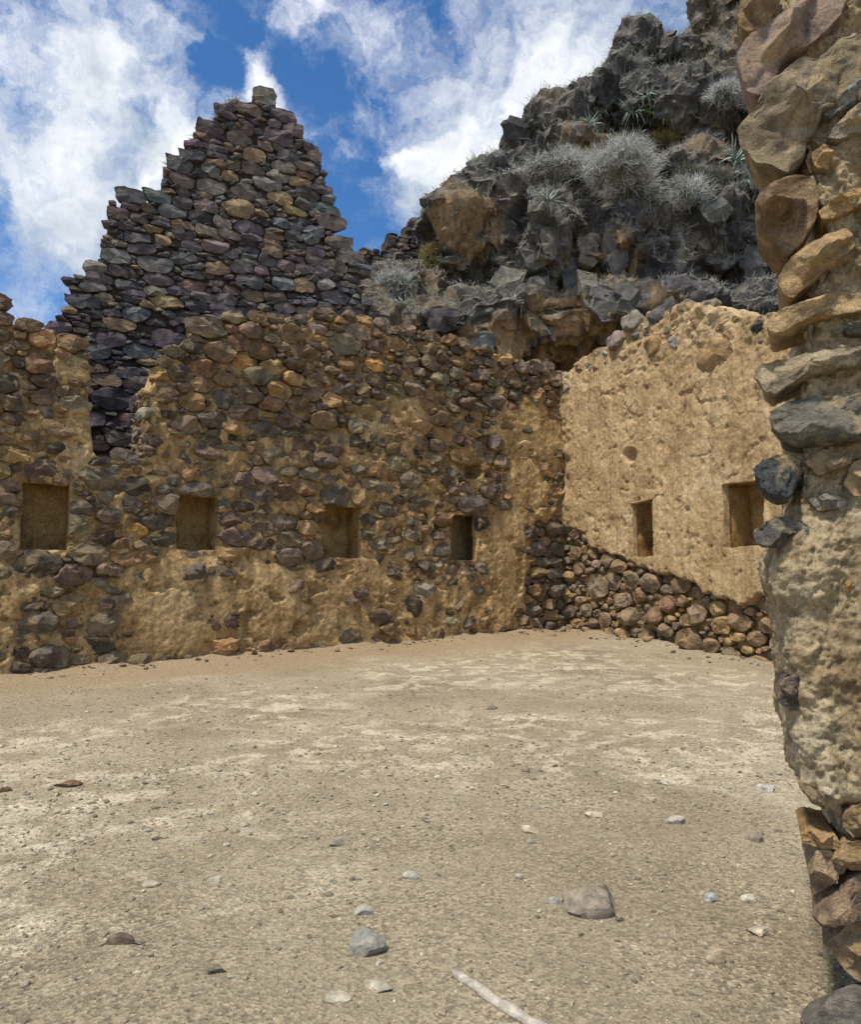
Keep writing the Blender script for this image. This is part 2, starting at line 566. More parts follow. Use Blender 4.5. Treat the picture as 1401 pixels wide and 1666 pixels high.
def niche_box(fr, rect, depth, parent, mat, sd, dark_box=False):
    u0, u1, v0, v1 = rect
    u0 -= .03; u1 += .03; v0 -= .03; v1 += .03
    n = 26 if dark_box else 14
    V, Fc = [], []

    def grid(fn, flip=False):
        off = sum(len(x) for x in V)
        a, b_ = np.meshgrid(np.linspace(0, 1, n), np.linspace(0, 1, n), indexing='ij')
        V.append(fn(a, b_).reshape(-1, 3))
        for i in range(n - 1):
            for j in range(n - 1):
                f = [off + i * n + j, off + (i + 1) * n + j, off + (i + 1) * n + j + 1, off + i * n + j + 1]
                Fc.append(tuple(f[::-1] if flip else f))
    f0 = -.10
    grid(lambda a, b_: np.stack([u0 + a * (u1 - u0), v0 + b_ * (v1 - v0), np.full_like(a, -depth)], -1))
    grid(lambda a, b_: np.stack([np.full_like(a, u0), v0 + b_ * (v1 - v0), -depth + a * (depth + f0)], -1), True)
    grid(lambda a, b_: np.stack([np.full_like(a, u1), v0 + b_ * (v1 - v0), -depth + a * (depth + f0)], -1))
    grid(lambda a, b_: np.stack([u0 + b_ * (u1 - u0), np.full_like(a, v0), -depth + a * (depth + f0)], -1))
    grid(lambda a, b_: np.stack([u0 + b_ * (u1 - u0), np.full_like(a, v1), -depth + a * (depth + f0)], -1), True)
    V = np.concatenate(V)
    edge = sstep(0, .12, np.minimum.reduce([V[:, 2] * -1 + f0 + 1e-6]))  # quiet at the front rim
    if dark_box:      # opening flares into an added hidden box, shaped to keep it dark
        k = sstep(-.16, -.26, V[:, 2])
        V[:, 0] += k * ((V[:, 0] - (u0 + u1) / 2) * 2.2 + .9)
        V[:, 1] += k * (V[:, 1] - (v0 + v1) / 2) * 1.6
    for ax in range(3):
        V[:, ax] += .035 * fbm(V * 5 + 9 * ax + sd, 3, sd) * edge
    link('niche', mesh_from('niche', fr.P(V[:, 0], V[:, 1], V[:, 2]) - np.array(parent.location), Fc, mat), parent)


def px_fn(fr, pts):
    uv = np.array([fr.uv(x, y) for x, y in pts])
    o = np.argsort(uv[:, 0])
    return uv[o, 0], uv[o, 1]


def blob_mask(px, py, blobs):
    m = np.zeros_like(px)
    for (x, y, rx, ry, s) in blobs:
        d = np.sqrt(((px - x) / rx) ** 2 + ((py - y) / ry) ** 2)
        m = np.maximum(m, s * sstep(1.25, .75, d))
    return m


def mark(fr, lst, S, sq=2.6, block=False):
    """stones picked out in the photograph: picture centre and size -> place and size on the wall"""
    for (x, y, w, h, c, *r) in lst:
        mu, mv = fr.mpp(x, y)
        u, v = fr.uv(x, y)
        S.append(dict(u=u, v=v, ru=w * mu / 2, rv=h * mv / 2, c=c, rot=(r[0] if r else 0), sq=sq, k=len(S), mark=True, block=block))


C = dict(pur=(.125, .095, .105), slate=(.105, .102, .1), dark=(.06, .056, .054), grb=(.18, .145, .11), tan=(.36, .24, .125),
         blu=(.135, .15, .148), mau=(.2, .155, .145), lgr=(.24, .225, .19), pdk=(.1, .072, .066), brn=(.19, .125, .075), gry=(.19, .17, .135),
         ggr=(.18, .175, .13), och=(.5, .3, .1), red=(.17, .09, .065), pale=(.42, .38, .3), mud=(.33, .22, .11))


def pick(r_, names, wts):
    w = np.array(wts, float); w /= w.sum()
    c = np.array(C[names[r_.choice(len(names), p=w)]])
    return np.clip(c * r_.uniform(.75, 1.3) * r_.normal(1, .05, 3), .02, .7)


# ------------------------------------------------------------------ where the walls stand
A0 = np.array([-6.7, 11.0, 0]); C0 = np.array([3.4, 18.0, 0])
back = Frame(A0, (C0 - A0)[:2]); LB = np.linalg.norm(C0 - A0)
PYR = Frame((-6.43, 14.8, 0), (4.8, 2.2))
RW = Frame(C0, (.427, -1.0))


# ------------------------------------------------------------------ ground
def wall_dist(x, y):
    q = np.stack([x, y], -1)
    return (q - A0[:2]) @ back.N[:2], (q - C0[:2]) @ RW.N[:2]


def ground_h(x, y):
    h = .24 * sstep(10.5, 18, y) * sstep(9, 4, np.abs(x))
    d1, d2 = wall_dist(x, y)
    nn = fbm(np.stack([x * 1.3, y * 1.3, x * 0], -1), 3, 66)
    return h + (.10 + .12 * nn) * np.exp(-np.maximum(d1, 0) / .3) + (.08 + .1 * nn) * np.exp(-np.maximum(d2, 0) / .3)


def ground_full(x, y):
    p = np.stack([x, y, np.zeros_like(x)], -1)
    return ground_h(x, y) + .035 * fbm(p * .6, 3, 5) + .012 * fbm(p * 3.1, 3, 8) + .005 * fbm(p * 14, 2, 9)


def make_ground():
    m, nt, b, L = new_mat('dirt')
    g = N(nt, 'ShaderNodeNewGeometry'); pos = g.outputs['Position']
    n1 = noise(nt, L, pos, .55, 8, .6, .5)
    r1 = ramp(nt, [(.3, (.21, .172, .114)), (.5, (.288, .24, .162)), (.72, (.352, .3, .21))]); L(n1.outputs['Fac'], r1.inputs[0])
    n2 = noise(nt, L, pos, 2.6, 10, .68, .8)
    r2 = ramp(nt, [(.48, (0, 0, 0)), (.6, (.85, .85, .85))]); L(n2.outputs['Fac'], r2.inputs[0])
    at = N(nt, 'ShaderNodeAttribute', attribute_name='Col')
    sc3 = N(nt, 'ShaderNodeSeparateColor'); L(at.outputs['Color'], sc3.inputs[0])
    pm = N(nt, 'ShaderNodeMath', operation='MULTIPLY'); L(r2.outputs[0], pm.inputs[0]); L(sc3.outputs[0], pm.inputs[1])
    c = mixc(nt, L, pm.outputs[0], r1.outputs[0], (.52, .455, .33))
    c = mixc(nt, L, sc3.outputs[1], c, (.285, .212, .128))
    v = N(nt, 'ShaderNodeTexVoronoi', ins={'Scale': 62.0, 'Randomness': 1.0}); L(pos, v.inputs['Vector'])
    rv = ramp(nt, [(.0, (.42, .42, .44)), (.5, (1.02, 1.02, 1.02)), (1.0, (1.6, 1.58, 1.54))])
    sep = N(nt, 'ShaderNodeSeparateColor'); L(v.outputs['Color'], sep.inputs[0]); L(sep.outputs[0], rv.inputs[0])
    n5 = noise(nt, L, pos, 1.1, 5, .6)
    r5 = ramp(nt, [(.35, (.25, .25, .25)), (.65, (.8, .8, .8))]); L(n5.outputs['Fac'], r5.inputs[0])
    c = mixc(nt, L, r5.outputs[0], c, mixc(nt, L, 1.0, c, rv.outputs[0], 'MULTIPLY'))
    n3 = noise(nt, L, pos, 60, 5, .7)
    r3 = ramp(nt, [(.3, (.62, .61, .6)), (.66, (1.25, 1.25, 1.24))]); L(n3.outputs['Fac'], r3.inputs[0])
    c = mixc(nt, L, .9, c, r3.outputs[0], 'MULTIPLY')
    L(c, b.inputs['Base Color'])
    n4 = noise(nt, L, pos, 11, 10, .72, .4)
    bump_chain(nt, L, b, [(n4.outputs['Fac'], .7, .03), (v.outputs['Distance'], .5, .012), (n3.outputs['Fac'], .7, .008)])
    M['dirt'] = m
    xs = np.concatenate([[-400, -150, -60, -30, -20], np.linspace(-14, -4.02, 60), np.linspace(-4, 4, 240), np.linspace(4.02, 14, 60), [20, 30, 60, 150, 400]])
    ys = np.concatenate([[-300, -100, -30, -10, -4], np.linspace(-1, 1.4, 12), np.linspace(1.5, 7, 230), np.linspace(7.05, 20, 180), [24, 30, 45, 80, 200, 500]])
    X, Y = np.meshgrid(xs, ys, indexing='ij')
    Z = ground_full(X, Y)
    n_ = len(ys)
    idx = np.arange(X.size).reshape(X.shape)
    q = np.stack([idx[:-1, :-1], idx[1:, :-1], idx[1:, 1:], idx[:-1, 1:]], -1).reshape(-1, 4)
    pp = np.stack([X, Y, X * 0], -1)
    d1, d2 = wall_dist(X, Y)
    trod = sstep(-.25, .3, fbm(pp * .45, 4, 15) + .25 * sstep(9, 6, Y) * sstep(3, 5, Y) - .2 * sstep(3.6, 2.4, Y))
    dust = .85 * sstep(2.4, .7, d1 + .6 * fbm(pp * .9, 4, 16)) 
    attr = np.stack([trod * (1 - dust), dust, dust * 0], -1).reshape(-1, 3)
    link('ground', mesh_from('ground', np.stack([X, Y, Z], -1).reshape(-1, 3), q, m, attr), kind='structure')


make_ground()


def ground_pt(px, py):
    r = ray(px, py); t = -CAMH / r[2]
    for _ in range(12):
        p = np.array([0, 0, CAMH]) + r * t
        z = float(ground_full(p[0:1], p[1:2])[0])
        t = (z - CAMH) / r[2]
    return np.array([0, 0, CAMH]) + r * t


# ------------------------------------------------------------------ the wall with four niches


def rect_px(fr, x0, x1, y0, y1):
    a = fr.uv(x0, (y0 + y1) / 2); b_ = fr.uv(x1, (y0 + y1) / 2)
    xm = (x0 + x1) / 2
    return (a[0], b_[0], fr.uv(xm, y1)[1], fr.uv(xm, y0)[1])


def build_back():
    fr = back
    root = empty('niche_wall', fr.P(6, 0, 0), 'rubble and mud mortar wall with four niches and a broken gap at left', 'wall')
    po = np.array(root.location)
    tu, tv = px_fn(fr, [(-260, 470), (-120, 490), (-40, 500), (0, 507), (45, 535), (80, 549), (136, 562), (145, 600), (147, 690), (152, 736), (166, 748), (200, 752), (234, 746), (240, 735), (244, 640), (262, 592),
                        (310, 545), (335, 522), (400, 515), (470, 512), (540, 510), (600, 520), (680, 535), (760, 560), (830, 582), (900, 602), (940, 604)])
    tv[0] = tv[1]

    def top(u):
        t = np.interp(u, tu, tv)
        return t + .05 * fbm(np.stack([u * 3, u * 0, u * 0], -1), 3, 3)
    bot = lambda u: np.full_like(u, -.45)
    rects = [rect_px(fr, 35, 113, 786, 894), rect_px(fr, 289, 354, 807, 895), rect_px(fr, 528, 588, 823, 908), rect_px(fr, 734, 776, 838, 912)]
    na, nb_ = fr.uv(149, 700), fr.uv(241, 700)
    notch = (na[0], nb_[0], fr.uv(195, 746)[1], 20.0)
    hole = rect_px(fr, 761, 784, 757, 777)
    plaster = [(285, 990, 75, 95, 1), (425, 985, 85, 70, 1), (0, 1000, 30, 85, 1), (555, 1000, 60, 75, .8), (640, 950, 30, 60, .7), (495, 990, 65, 75, .98), (590, 960, 45, 60, .8),
               (850, 690, 55, 45, .85), (650, 680, 60, 36, .7), (825, 925, 38, 110, 1), (740, 985, 65, 50, .6), (900, 715, 30, 35, .9), (860, 800, 26, 60, .8), (700, 1010, 70, 40, .55), (230, 940, 30, 40, .6),
               (110, 600, 45, 30, .6), (255, 680, 14, 60, .9), (130, 690, 30, 30, .5), (70, 690, 35, 20, .5), (160, 1000, 30, 40, .35)]
    rubble = [(910, 950, 52, 100, 1)]

    def mask(u, v):
        x, y = fr.px(u, v)
        wob = 22 * fbm(np.stack([x * .018, y * .018, x * 0], -1), 3, 21)
        return blob_mask(x + wob, y + wob * .7, plaster), blob_mask(x, y, rubble)

    def wf(u, v):
        m, rb = mask(u, v)
        p = np.stack([u, v, u * 0], -1)
        w = -.035 + .085 * m - .2 * rb * (1 - m)
        lump = fbm(p * 5.5, 4, 2)
        w = w + (.10 - .088 * m) * lump + (.055 - .045 * m) * fbm(p * 12, 4, 4, .65) + .05 * fbm(p * .9, 2, 12) - .07 * (1 - m) * sstep(.1, .45, fbm(p * np.array([3.0, 5.5, 1]), 3, 33))
        w = w - .08 * sstep(.2, .4, fbm(p * np.array([2.6, 3.6, 1]), 5, 31, .6)) * m + .01 * m * fbm(p * 22, 2, 36)      # broken patches in the coat
        x, y = fr.px(u, v)
        w = w - .045 * (1 - m) * sstep(760, 640, y)
        w = w - .35 * sstep(1.3, .7, np.hypot((x - 772) / 13, (y - 766) / 11))
        return w
    us = lines(-3.4, LB + .36, .03, [r[0] for r in rects] + [r[1] for r in rects])
    vs = lines(-.45, 8.2, .03, [rects[k][j] for k in range(4) for j in (2, 3)])
    P, Fc = sheet(fr, us, vs, top, bot, rects, wf, .85)
    link('mortar', mesh_from('mortar', P - po, Fc, M['mortar']), root)
    for k, r in enumerate(rects):
        niche_box(fr, r, 3.6 if k == 3 else .7, root, M['joint_and_shade' if k == 3 else 'niche_mud'], 5 + k, k == 3)  # fourth opening: deep added box, its dark colour standing in for shade
    S = []
    mark(fr, [(81, 768, 108, 34, 'pdk'), (319, 799, 96, 19, 'slate'), (340, 534, 60, 36, 'gry'), (384, 516, 36, 22, 'ggr'), (380, 845, 44, 24, 'pdk'), (388, 873, 60, 34, 'pur'),
              (63, 918, 80, 46, 'dark'), (56, 979, 54, 27, 'pdk'), (60, 1014, 74, 38, 'slate'), (171, 1016, 58, 35, 'gry'), (58, 948, 50, 21, 'dark'), (36, 1041, 29, 15, 'gry'), (83, 1068, 73, 42, 'slate'),
              (65, 1095, 74, 15, 'tan'), (169, 952, 96, 22, 'gry'), (198, 974, 36, 13, 'gry'), (196, 989, 36, 13, 'lgr'), (326, 935, 62, 38, 'slate'), (184, 1073, 50, 23, 'gry'), (127, 1092, 42, 17, 'gry'),
              (269, 877, 38, 29, 'dark'), (179, 839, 48, 25, 'slate'), (253, 849, 58, 24, 'dark'), (215, 822, 30, 42, 'slate', .3), (134, 827, 34, 34, 'slate'), (12, 791, 34, 17, 'pur'), (12, 810, 32, 15, 'mau'), (14, 833, 36, 22, 'slate'),
              (338, 733, 50, 29, 'pdk'), (382, 728, 42, 21, 'grb'), (397, 780, 40, 21, 'pur'), (426, 806, 69, 19, 'slate', -.2), (397, 824, 54, 14, 'dark', -.1), (188, 764, 31, 17, 'lgr'), (138, 726, 50, 26, 'dark'), (207, 747, 42, 28, 'slate'),
              (73, 647, 46, 21, 'pdk'), (129, 622, 42, 17, 'brn'), (263, 764, 46, 19, 'brn'), (367, 616, 42, 23, 'brn'), (395, 590, 34, 28, 'och'), (388, 559, 50, 21, 'red'), (326, 626, 34, 21, 'brn'),
              (517, 530, 36, 30, 'mau'), (476, 545, 46, 27, 'brn'), (559, 563, 52, 36, 'ggr', -.5), (584, 540, 42, 27, 'mau', -.3), (494, 574, 46, 29, 'brn'), (647, 559, 38, 23, 'tan'), (611, 594, 35, 23, 'och'), (613, 619, 38, 23, 'dark'),
              (701, 591, 40, 20, 'grb'), (667, 589, 25, 23, 'grb'), (745, 587, 31, 15, 'tan'), (782, 611, 37, 19, 'pur'), (743, 607, 31, 20, 'ggr'), (770, 630, 38, 13, 'brn'), (885, 597, 40, 22, 'grb'), (851, 599, 31, 19, 'mau'), (907, 619, 31, 23, 'grb'),
              (553, 714, 38, 21, 'mau'), (494, 724, 42, 19, 'pdk'), (484, 749, 42, 23, 'brn'), (548, 807, 78, 26, 'slate'), (668, 781, 48, 23, 'gry'), (611, 789, 38, 23, 'gry'), (634, 828, 35, 29, 'slate'), (751, 743, 54, 22, 'mud'), (705, 745, 35, 19, 'grb'),
              (745, 768, 27, 23, 'blu'), (766, 794, 36, 17, 'gry'), (768, 823, 66, 29, 'slate'), (624, 856, 54, 14, 'grb'), (670, 868, 35, 24, 'grb'), (672, 900, 35, 33, 'gry'), (688, 960, 33, 38, 'lgr'), (787, 924, 46, 18, 'gry'), (734, 930, 35, 21, 'grb'),
              (926, 655, 26, 22, 'grb'), (922, 690, 22, 26, 'mud'), (930, 712, 20, 18, 'brn'), (928, 790, 24, 22, 'grb'), (916, 826, 34, 24, 'gry'), (930, 850, 22, 20, 'brn'), (905, 860, 44, 18, 'gry'), (534, 946, 27, 19, 'gry'), (908, 739, 42, 15, 'grb'), (887, 764, 25, 31, 'tan'), (832, 778, 38, 19, 'grb'), (319, 902, 52, 8, 'gry'), (557, 914, 60, 9, 'tan'), (0, 492, 30, 26, 'pdk'), (40, 530, 48, 18, 'pdk'), (30, 560, 40, 16, 'grb')], S)

    def reg(u, v):
        m, rb = mask(u, v)
        ok = (v < top(u) - .02) & (v > -.1)
        inh = np.zeros_like(u, bool)
        for r in rects + [notch, hole]:
            inh |= (u > r[0] - .07) & (u < r[1] + .07) & (v > r[2] - .05) & (v < r[3] + .05)
        x, y = fr.px(u, v)
        dens = np.where((x > 560) & (y > 640) & (y < 760), .6, 1.0)
        return np.where(ok & ~inh, dens * np.where(m > .85, 0.008, np.clip(1 - 1.1 * m, 0.04, 1)), 0)
    box = (-3.2, LB - .05, -.05, 7.3)
    # stones along the broken crest
    r_ = np.random.default_rng(4)
    for u in np.arange(-3.2, LB - .2, .36):
        uu = u + r_.uniform(-.1, .1); t = float(top(np.array([uu]))[0])
        rv_ = r_.uniform(.09, .17)
        if na[0] - .25 < uu < nb_[0] + .3:
            continue
        if all(abs(s['u'] - uu) > (s['ru'] + .18) or abs(s['v'] - t) > s['rv'] + rv_ for s in S):
            S.append(dict(u=uu, v=t - rv_ * .4, ru=rv_ * r_.uniform(1.3, 1.9), rv=rv_, rot=r_.normal(0, .15), sq=2.3, k=len(S)))
    S = fill(S, 1.55, reg, [(.15, .2), (.1, .14), (.065, .1), (.04, .065)], [1600, 3200, 5000, 6500], box, 12, .84)
    O = outline_cells(S, 1.6, p=13, n=24, gap=.006, rects=rects + [notch, hole], cap=1.3, ang=.9)
    items = []
    for s, o in zip(S, O):
        x, y = fr.px(s['u'], s['v']); mu, mv = fr.mpp(float(x), float(y))
        sz = math.sqrt(s['ru'] * s['rv'])
        prot = sz * r_.uniform(.45, .9) + .03
        if s.get('mark'):
            prot = sz * r_.uniform(.5, .8)
        rb = blob_mask(np.array([x]), np.array([y]), rubble)[0]
        V, Fc = stone_geo(o, prot, .22, e=r_.uniform(.4, .85), rings=5, rough=.13, facets=r_.integers(3, 6), sd=s['k'] * 7 + 1, w0=r_.uniform(-.095, .005) - .06 * rb + (.02 if y < 660 else 0), jit=.035)
        c = np.array(C[s['c']]) * r_.uniform(.9, 1.15) if 'c' in s else pick(r_, ['slate', 'dark', 'pdk', 'brn', 'mud', 'grb', 'gry', 'ggr', 'tan', 'mau', 'och'], [2.4, 2.4, 2.5, 4.5, 4, 4, 2.6, 1.3, 2.0, 1, .15])
        c = c * np.array([1.08, 1.0, .86])
        if rb > .3 and 'c' not in s:
            c = pick(r_, ['grb', 'mud', 'brn', 'gry'], [3, 3, 2, 2])
        c = c * .68 + .32 * np.array([.17, .125, .08])
        area = s['ru'] * s['rv'] / (mu * mv)
        if x < -70:
            area *= .01
        items.append((s['u'], s['v'], V, Fc, c, area))
    place_stones(fr, items, root, M['cobble'])
    # broken wall end seen inside the gap
    rv0 = fr.uv(241, 748)[1] - .2; rv1 = fr.uv(244, 626)[1]
    f2 = Frame(fr.P(nb_[0] - .03, 0., 0.), back.N[:2])
    P, Fc = sheet(f2, lines(-.84, -.02, .03), lines(rv0, rv1, .03), lambda u: np.full_like(u, rv1) - .25 * sstep(-.3, 0, u), lambda u: np.full_like(u, rv0), [],
                  lambda u, v: .02 + .09 * fbm(np.stack([u, v, u * 0], -1) * 6, 4, 91, .6), .12)
    link('gap_mortar', mesh_from('gap_mortar', P - po, Fc, M['mortar']), root)
    S2 = fill([], 1.4, lambda u, v: np.ones_like(u), [(.1, .15), (.06, .09), (.04, .06)], [120, 300, 500], (-.8, -.04, rv0 + .1, rv1 - .1), 9, .85)
    it2 = []
    for s_, o in zip(S2, outline_cells(S2, 1.4, p=12, n=20, gap=.006, cap=1.25, ang=.9)):
        V, Fc = stone_geo(o, .09, .15, e=.5, rings=4, rough=.12, facets=4, sd=s_['k'] * 9 + 4, w0=r_.uniform(-.01, .05), jit=.035)
        it2.append((s_['u'], s_['v'], V, Fc, pick(r_, ['grb', 'gry', 'lgr', 'brn', 'slate'], [3, 3, 2, 2, 1]), 1.0))
    place_stones(f2, it2, root, M['cobble'])
    return root


build_back()


# ------------------------------------------------------------------ the tall gable of dry stone
def build_gable():
    fr = PYR
    root = empty('gable_wall', fr.P(2, 0, 0), 'tall ruined gable of dark purple grey dry stone stepping up to a peak', 'wall')
    po = np.array(root.location)
    pts = [(76, 560), (86, 520), (112, 492), (118, 448), (150, 438), (168, 402), (182, 362), (184, 318), (206, 306), (240, 326), (266, 302), (276, 256), (310, 254), (322, 202), (352, 186),
           (374, 164), (414, 156), (418, 142), (446, 142), (451, 174), (480, 184), (494, 224), (522, 246), (528, 300), (538, 318), (545, 378), (570, 388), (588, 418), (594, 520)]
    tu, tv = px_fn(fr, pts)
    uL, uR = tu[0], tu[-1]

    def top(u):
        t = np.interp(u, tu, tv)
        return np.where(u < uL, tv[0] - 2 * (uL - u), np.where(u > uR, tv[-1], t)) - .05
    bot = lambda u: np.full_like(u, -.3)

    def wf(u, v):
        p = np.stack([u, v, u * 0], -1)
        return -.13 + .04 * fbm(p * 4, 3, 6) + .02 * fbm(p * 16, 2, 7)
    us = lines(uL - .5, uR + .02, .05); vs = lines(-.3, 14, .05)
    P, Fc = sheet(fr, us, vs, top, bot, [], wf, .9)
    link('core', mesh_from('core', P - po, Fc, M['joint_and_shade']), root)
    S = []
    mark(fr, [(431, 156, 36, 32, 'ggr'), (388, 337, 52, 28, 'tan'), (222, 510, 43, 27, 'blu'), (495, 465, 32, 27, 'tan'), (462, 460, 32, 30, 'blu'), (194, 527, 52, 18, 'tan'), (278, 553, 62, 30, 'pur'), (225, 570, 52, 23, 'blu'),
              (180, 551, 50, 25, 'pur'), (436, 298, 48, 23, 'lgr'), (401, 312, 48, 25, 'gry'), (345, 302, 45, 28, 'gry'), (266, 390, 24, 20, 'tan'), (355, 435, 40, 20, 'tan'), (185, 648, 66, 38, 'dark'), (195, 713, 44, 28, 'gry'),
              (208, 606, 60, 16, 'slate'), (230, 648, 24, 22, 'tan'), (212, 685, 48, 24, 'pdk'), (390, 225, 38, 21, 'grb'), (415, 252, 34, 26, 'tan'), (470, 254, 34, 24, 'slate'), (455, 222, 44, 30, 'pur'), (350, 400, 46, 22, 'mau'),
              (405, 176, 58, 18, 'grb'), (460, 186, 42, 20, 'pur'), (478, 210, 32, 24, 'mau'), (342, 206, 42, 22, 'pdk'), (293, 268, 40, 26, 'slate'), (296, 292, 40, 22, 'grb'), (214, 318, 48, 24, 'slate'), (193, 346, 36, 22, 'pdk'),
              (500, 272, 48, 20, 'grb'), (497, 280, 30, 18, 'brn'), (552, 394, 42, 20, 'gry'), (568, 416, 46, 22, 'grb'), (545, 432, 54, 16, 'grb'), (150, 465, 58, 16, 'slate'), (140, 490, 64, 20, 'slate'), (222, 386, 60, 16, 'slate'), (232, 404, 58, 16, 'pur'),
              (458, 320, 40, 22, 'tan'), (480, 342, 42, 12, 'och')], S, 3.4, True)
    r_ = np.random.default_rng(31)
    v = 1.5
    U = [s['u'] for s in S]; Vv = [s['v'] for s in S]
    while v < 13.2:
        h = r_.uniform(.21, .36)
        u = uL - .2 + r_.uniform(0, .3)
        while u < uR:
            w = h * r_.uniform(1.15, 2.8)
            uc, vc = u + w / 2, v + h / 2 + r_.normal(0, .025)
            x, y = fr.px(uc, vc)
            bx = np.interp(x, [-50, 60, 145, 165, 235, 250, 330, 700], [530, 560, 600, 770, 770, 640, 560, 560])
            if vc < float(top(np.array([uc]))[0]) - .01 and y < bx + 45 and uc < uR - .02:
                if all(abs(s['u'] - uc) > .8 * (s['ru'] + w / 2) or abs(s['v'] - vc) > .8 * (s['rv'] + h / 2) for s in S if s.get('mark')):
                    if r_.uniform() < .22:     # two thin slabs instead of one block
                        S.append(dict(u=uc, v=vc - h / 4, ru=w / 2, rv=h / 4, rot=0, sq=4, k=len(S), block=True))
                        S.append(dict(u=uc, v=vc + h / 4, ru=w / 2, rv=h / 4, rot=0, sq=4, k=len(S), block=True))
                    else:
                        S.append(dict(u=uc, v=vc, ru=w / 2, rv=h / 2, rot=0, sq=3, k=len(S), block=r_.uniform() < .8))
            u += w
        v += h * .97

    def reg(u, v):
        x, y = fr.px(u, v)
        bx = np.interp(x, [-50, 60, 145, 165, 235, 250, 330, 700], [530, 560, 600, 770, 770, 640, 560, 560])
        return ((v < top(u) - .03) & (y < bx + 30) & (u > uL) & (u < uR)).astype(float)
    S = fill(S, 1.7, reg, [(.07, .1), (.04, .06)], [1500, 4500], (uL, uR, 1.5, 13), 3, spacing=.86)
    O = outline_cells(S, 1.9, p=24, n=32, gap=.004, cap=1.35, ang=.8)
    items = []
    for s, o in zip(S, O):
        x, y = fr.px(s['u'], s['v']); mu, mv = fr.mpp(float(x), float(y))
        sz = math.sqrt(s['ru'] * s['rv'])
        V, Fc = stone_geo(o, r_.uniform(.05, .14) + .12 * sz, .3, e=r_.uniform(.1, .3), rings=4, rough=.08, facets=r_.integers(3, 6), sd=s['k'] * 5 + 3, w0=-.07, jit=.028)
        c = np.array(C[s['c']]) if 'c' in s else pick(r_, ['pur', 'slate', 'dark', 'grb', 'tan', 'blu', 'mau', 'lgr', 'brn'], [3, 6, 4, 4, 1.2, 1.6, 2, 1.8, 1.0])
        c = (c * .8 + .2 * np.array([.13, .108, .105])) * np.array([.87, .88, .93])
        c = np.minimum(c, [.26, .205, .155])
        items.append((s['u'], s['v'], V, Fc, c, s['ru'] * s['rv'] / (mu * mv)))
    place_stones(fr, items, root, M['dry_stone'])
    return root, top, uL, uR


gable, gable_top, gL, gR = build_gable()


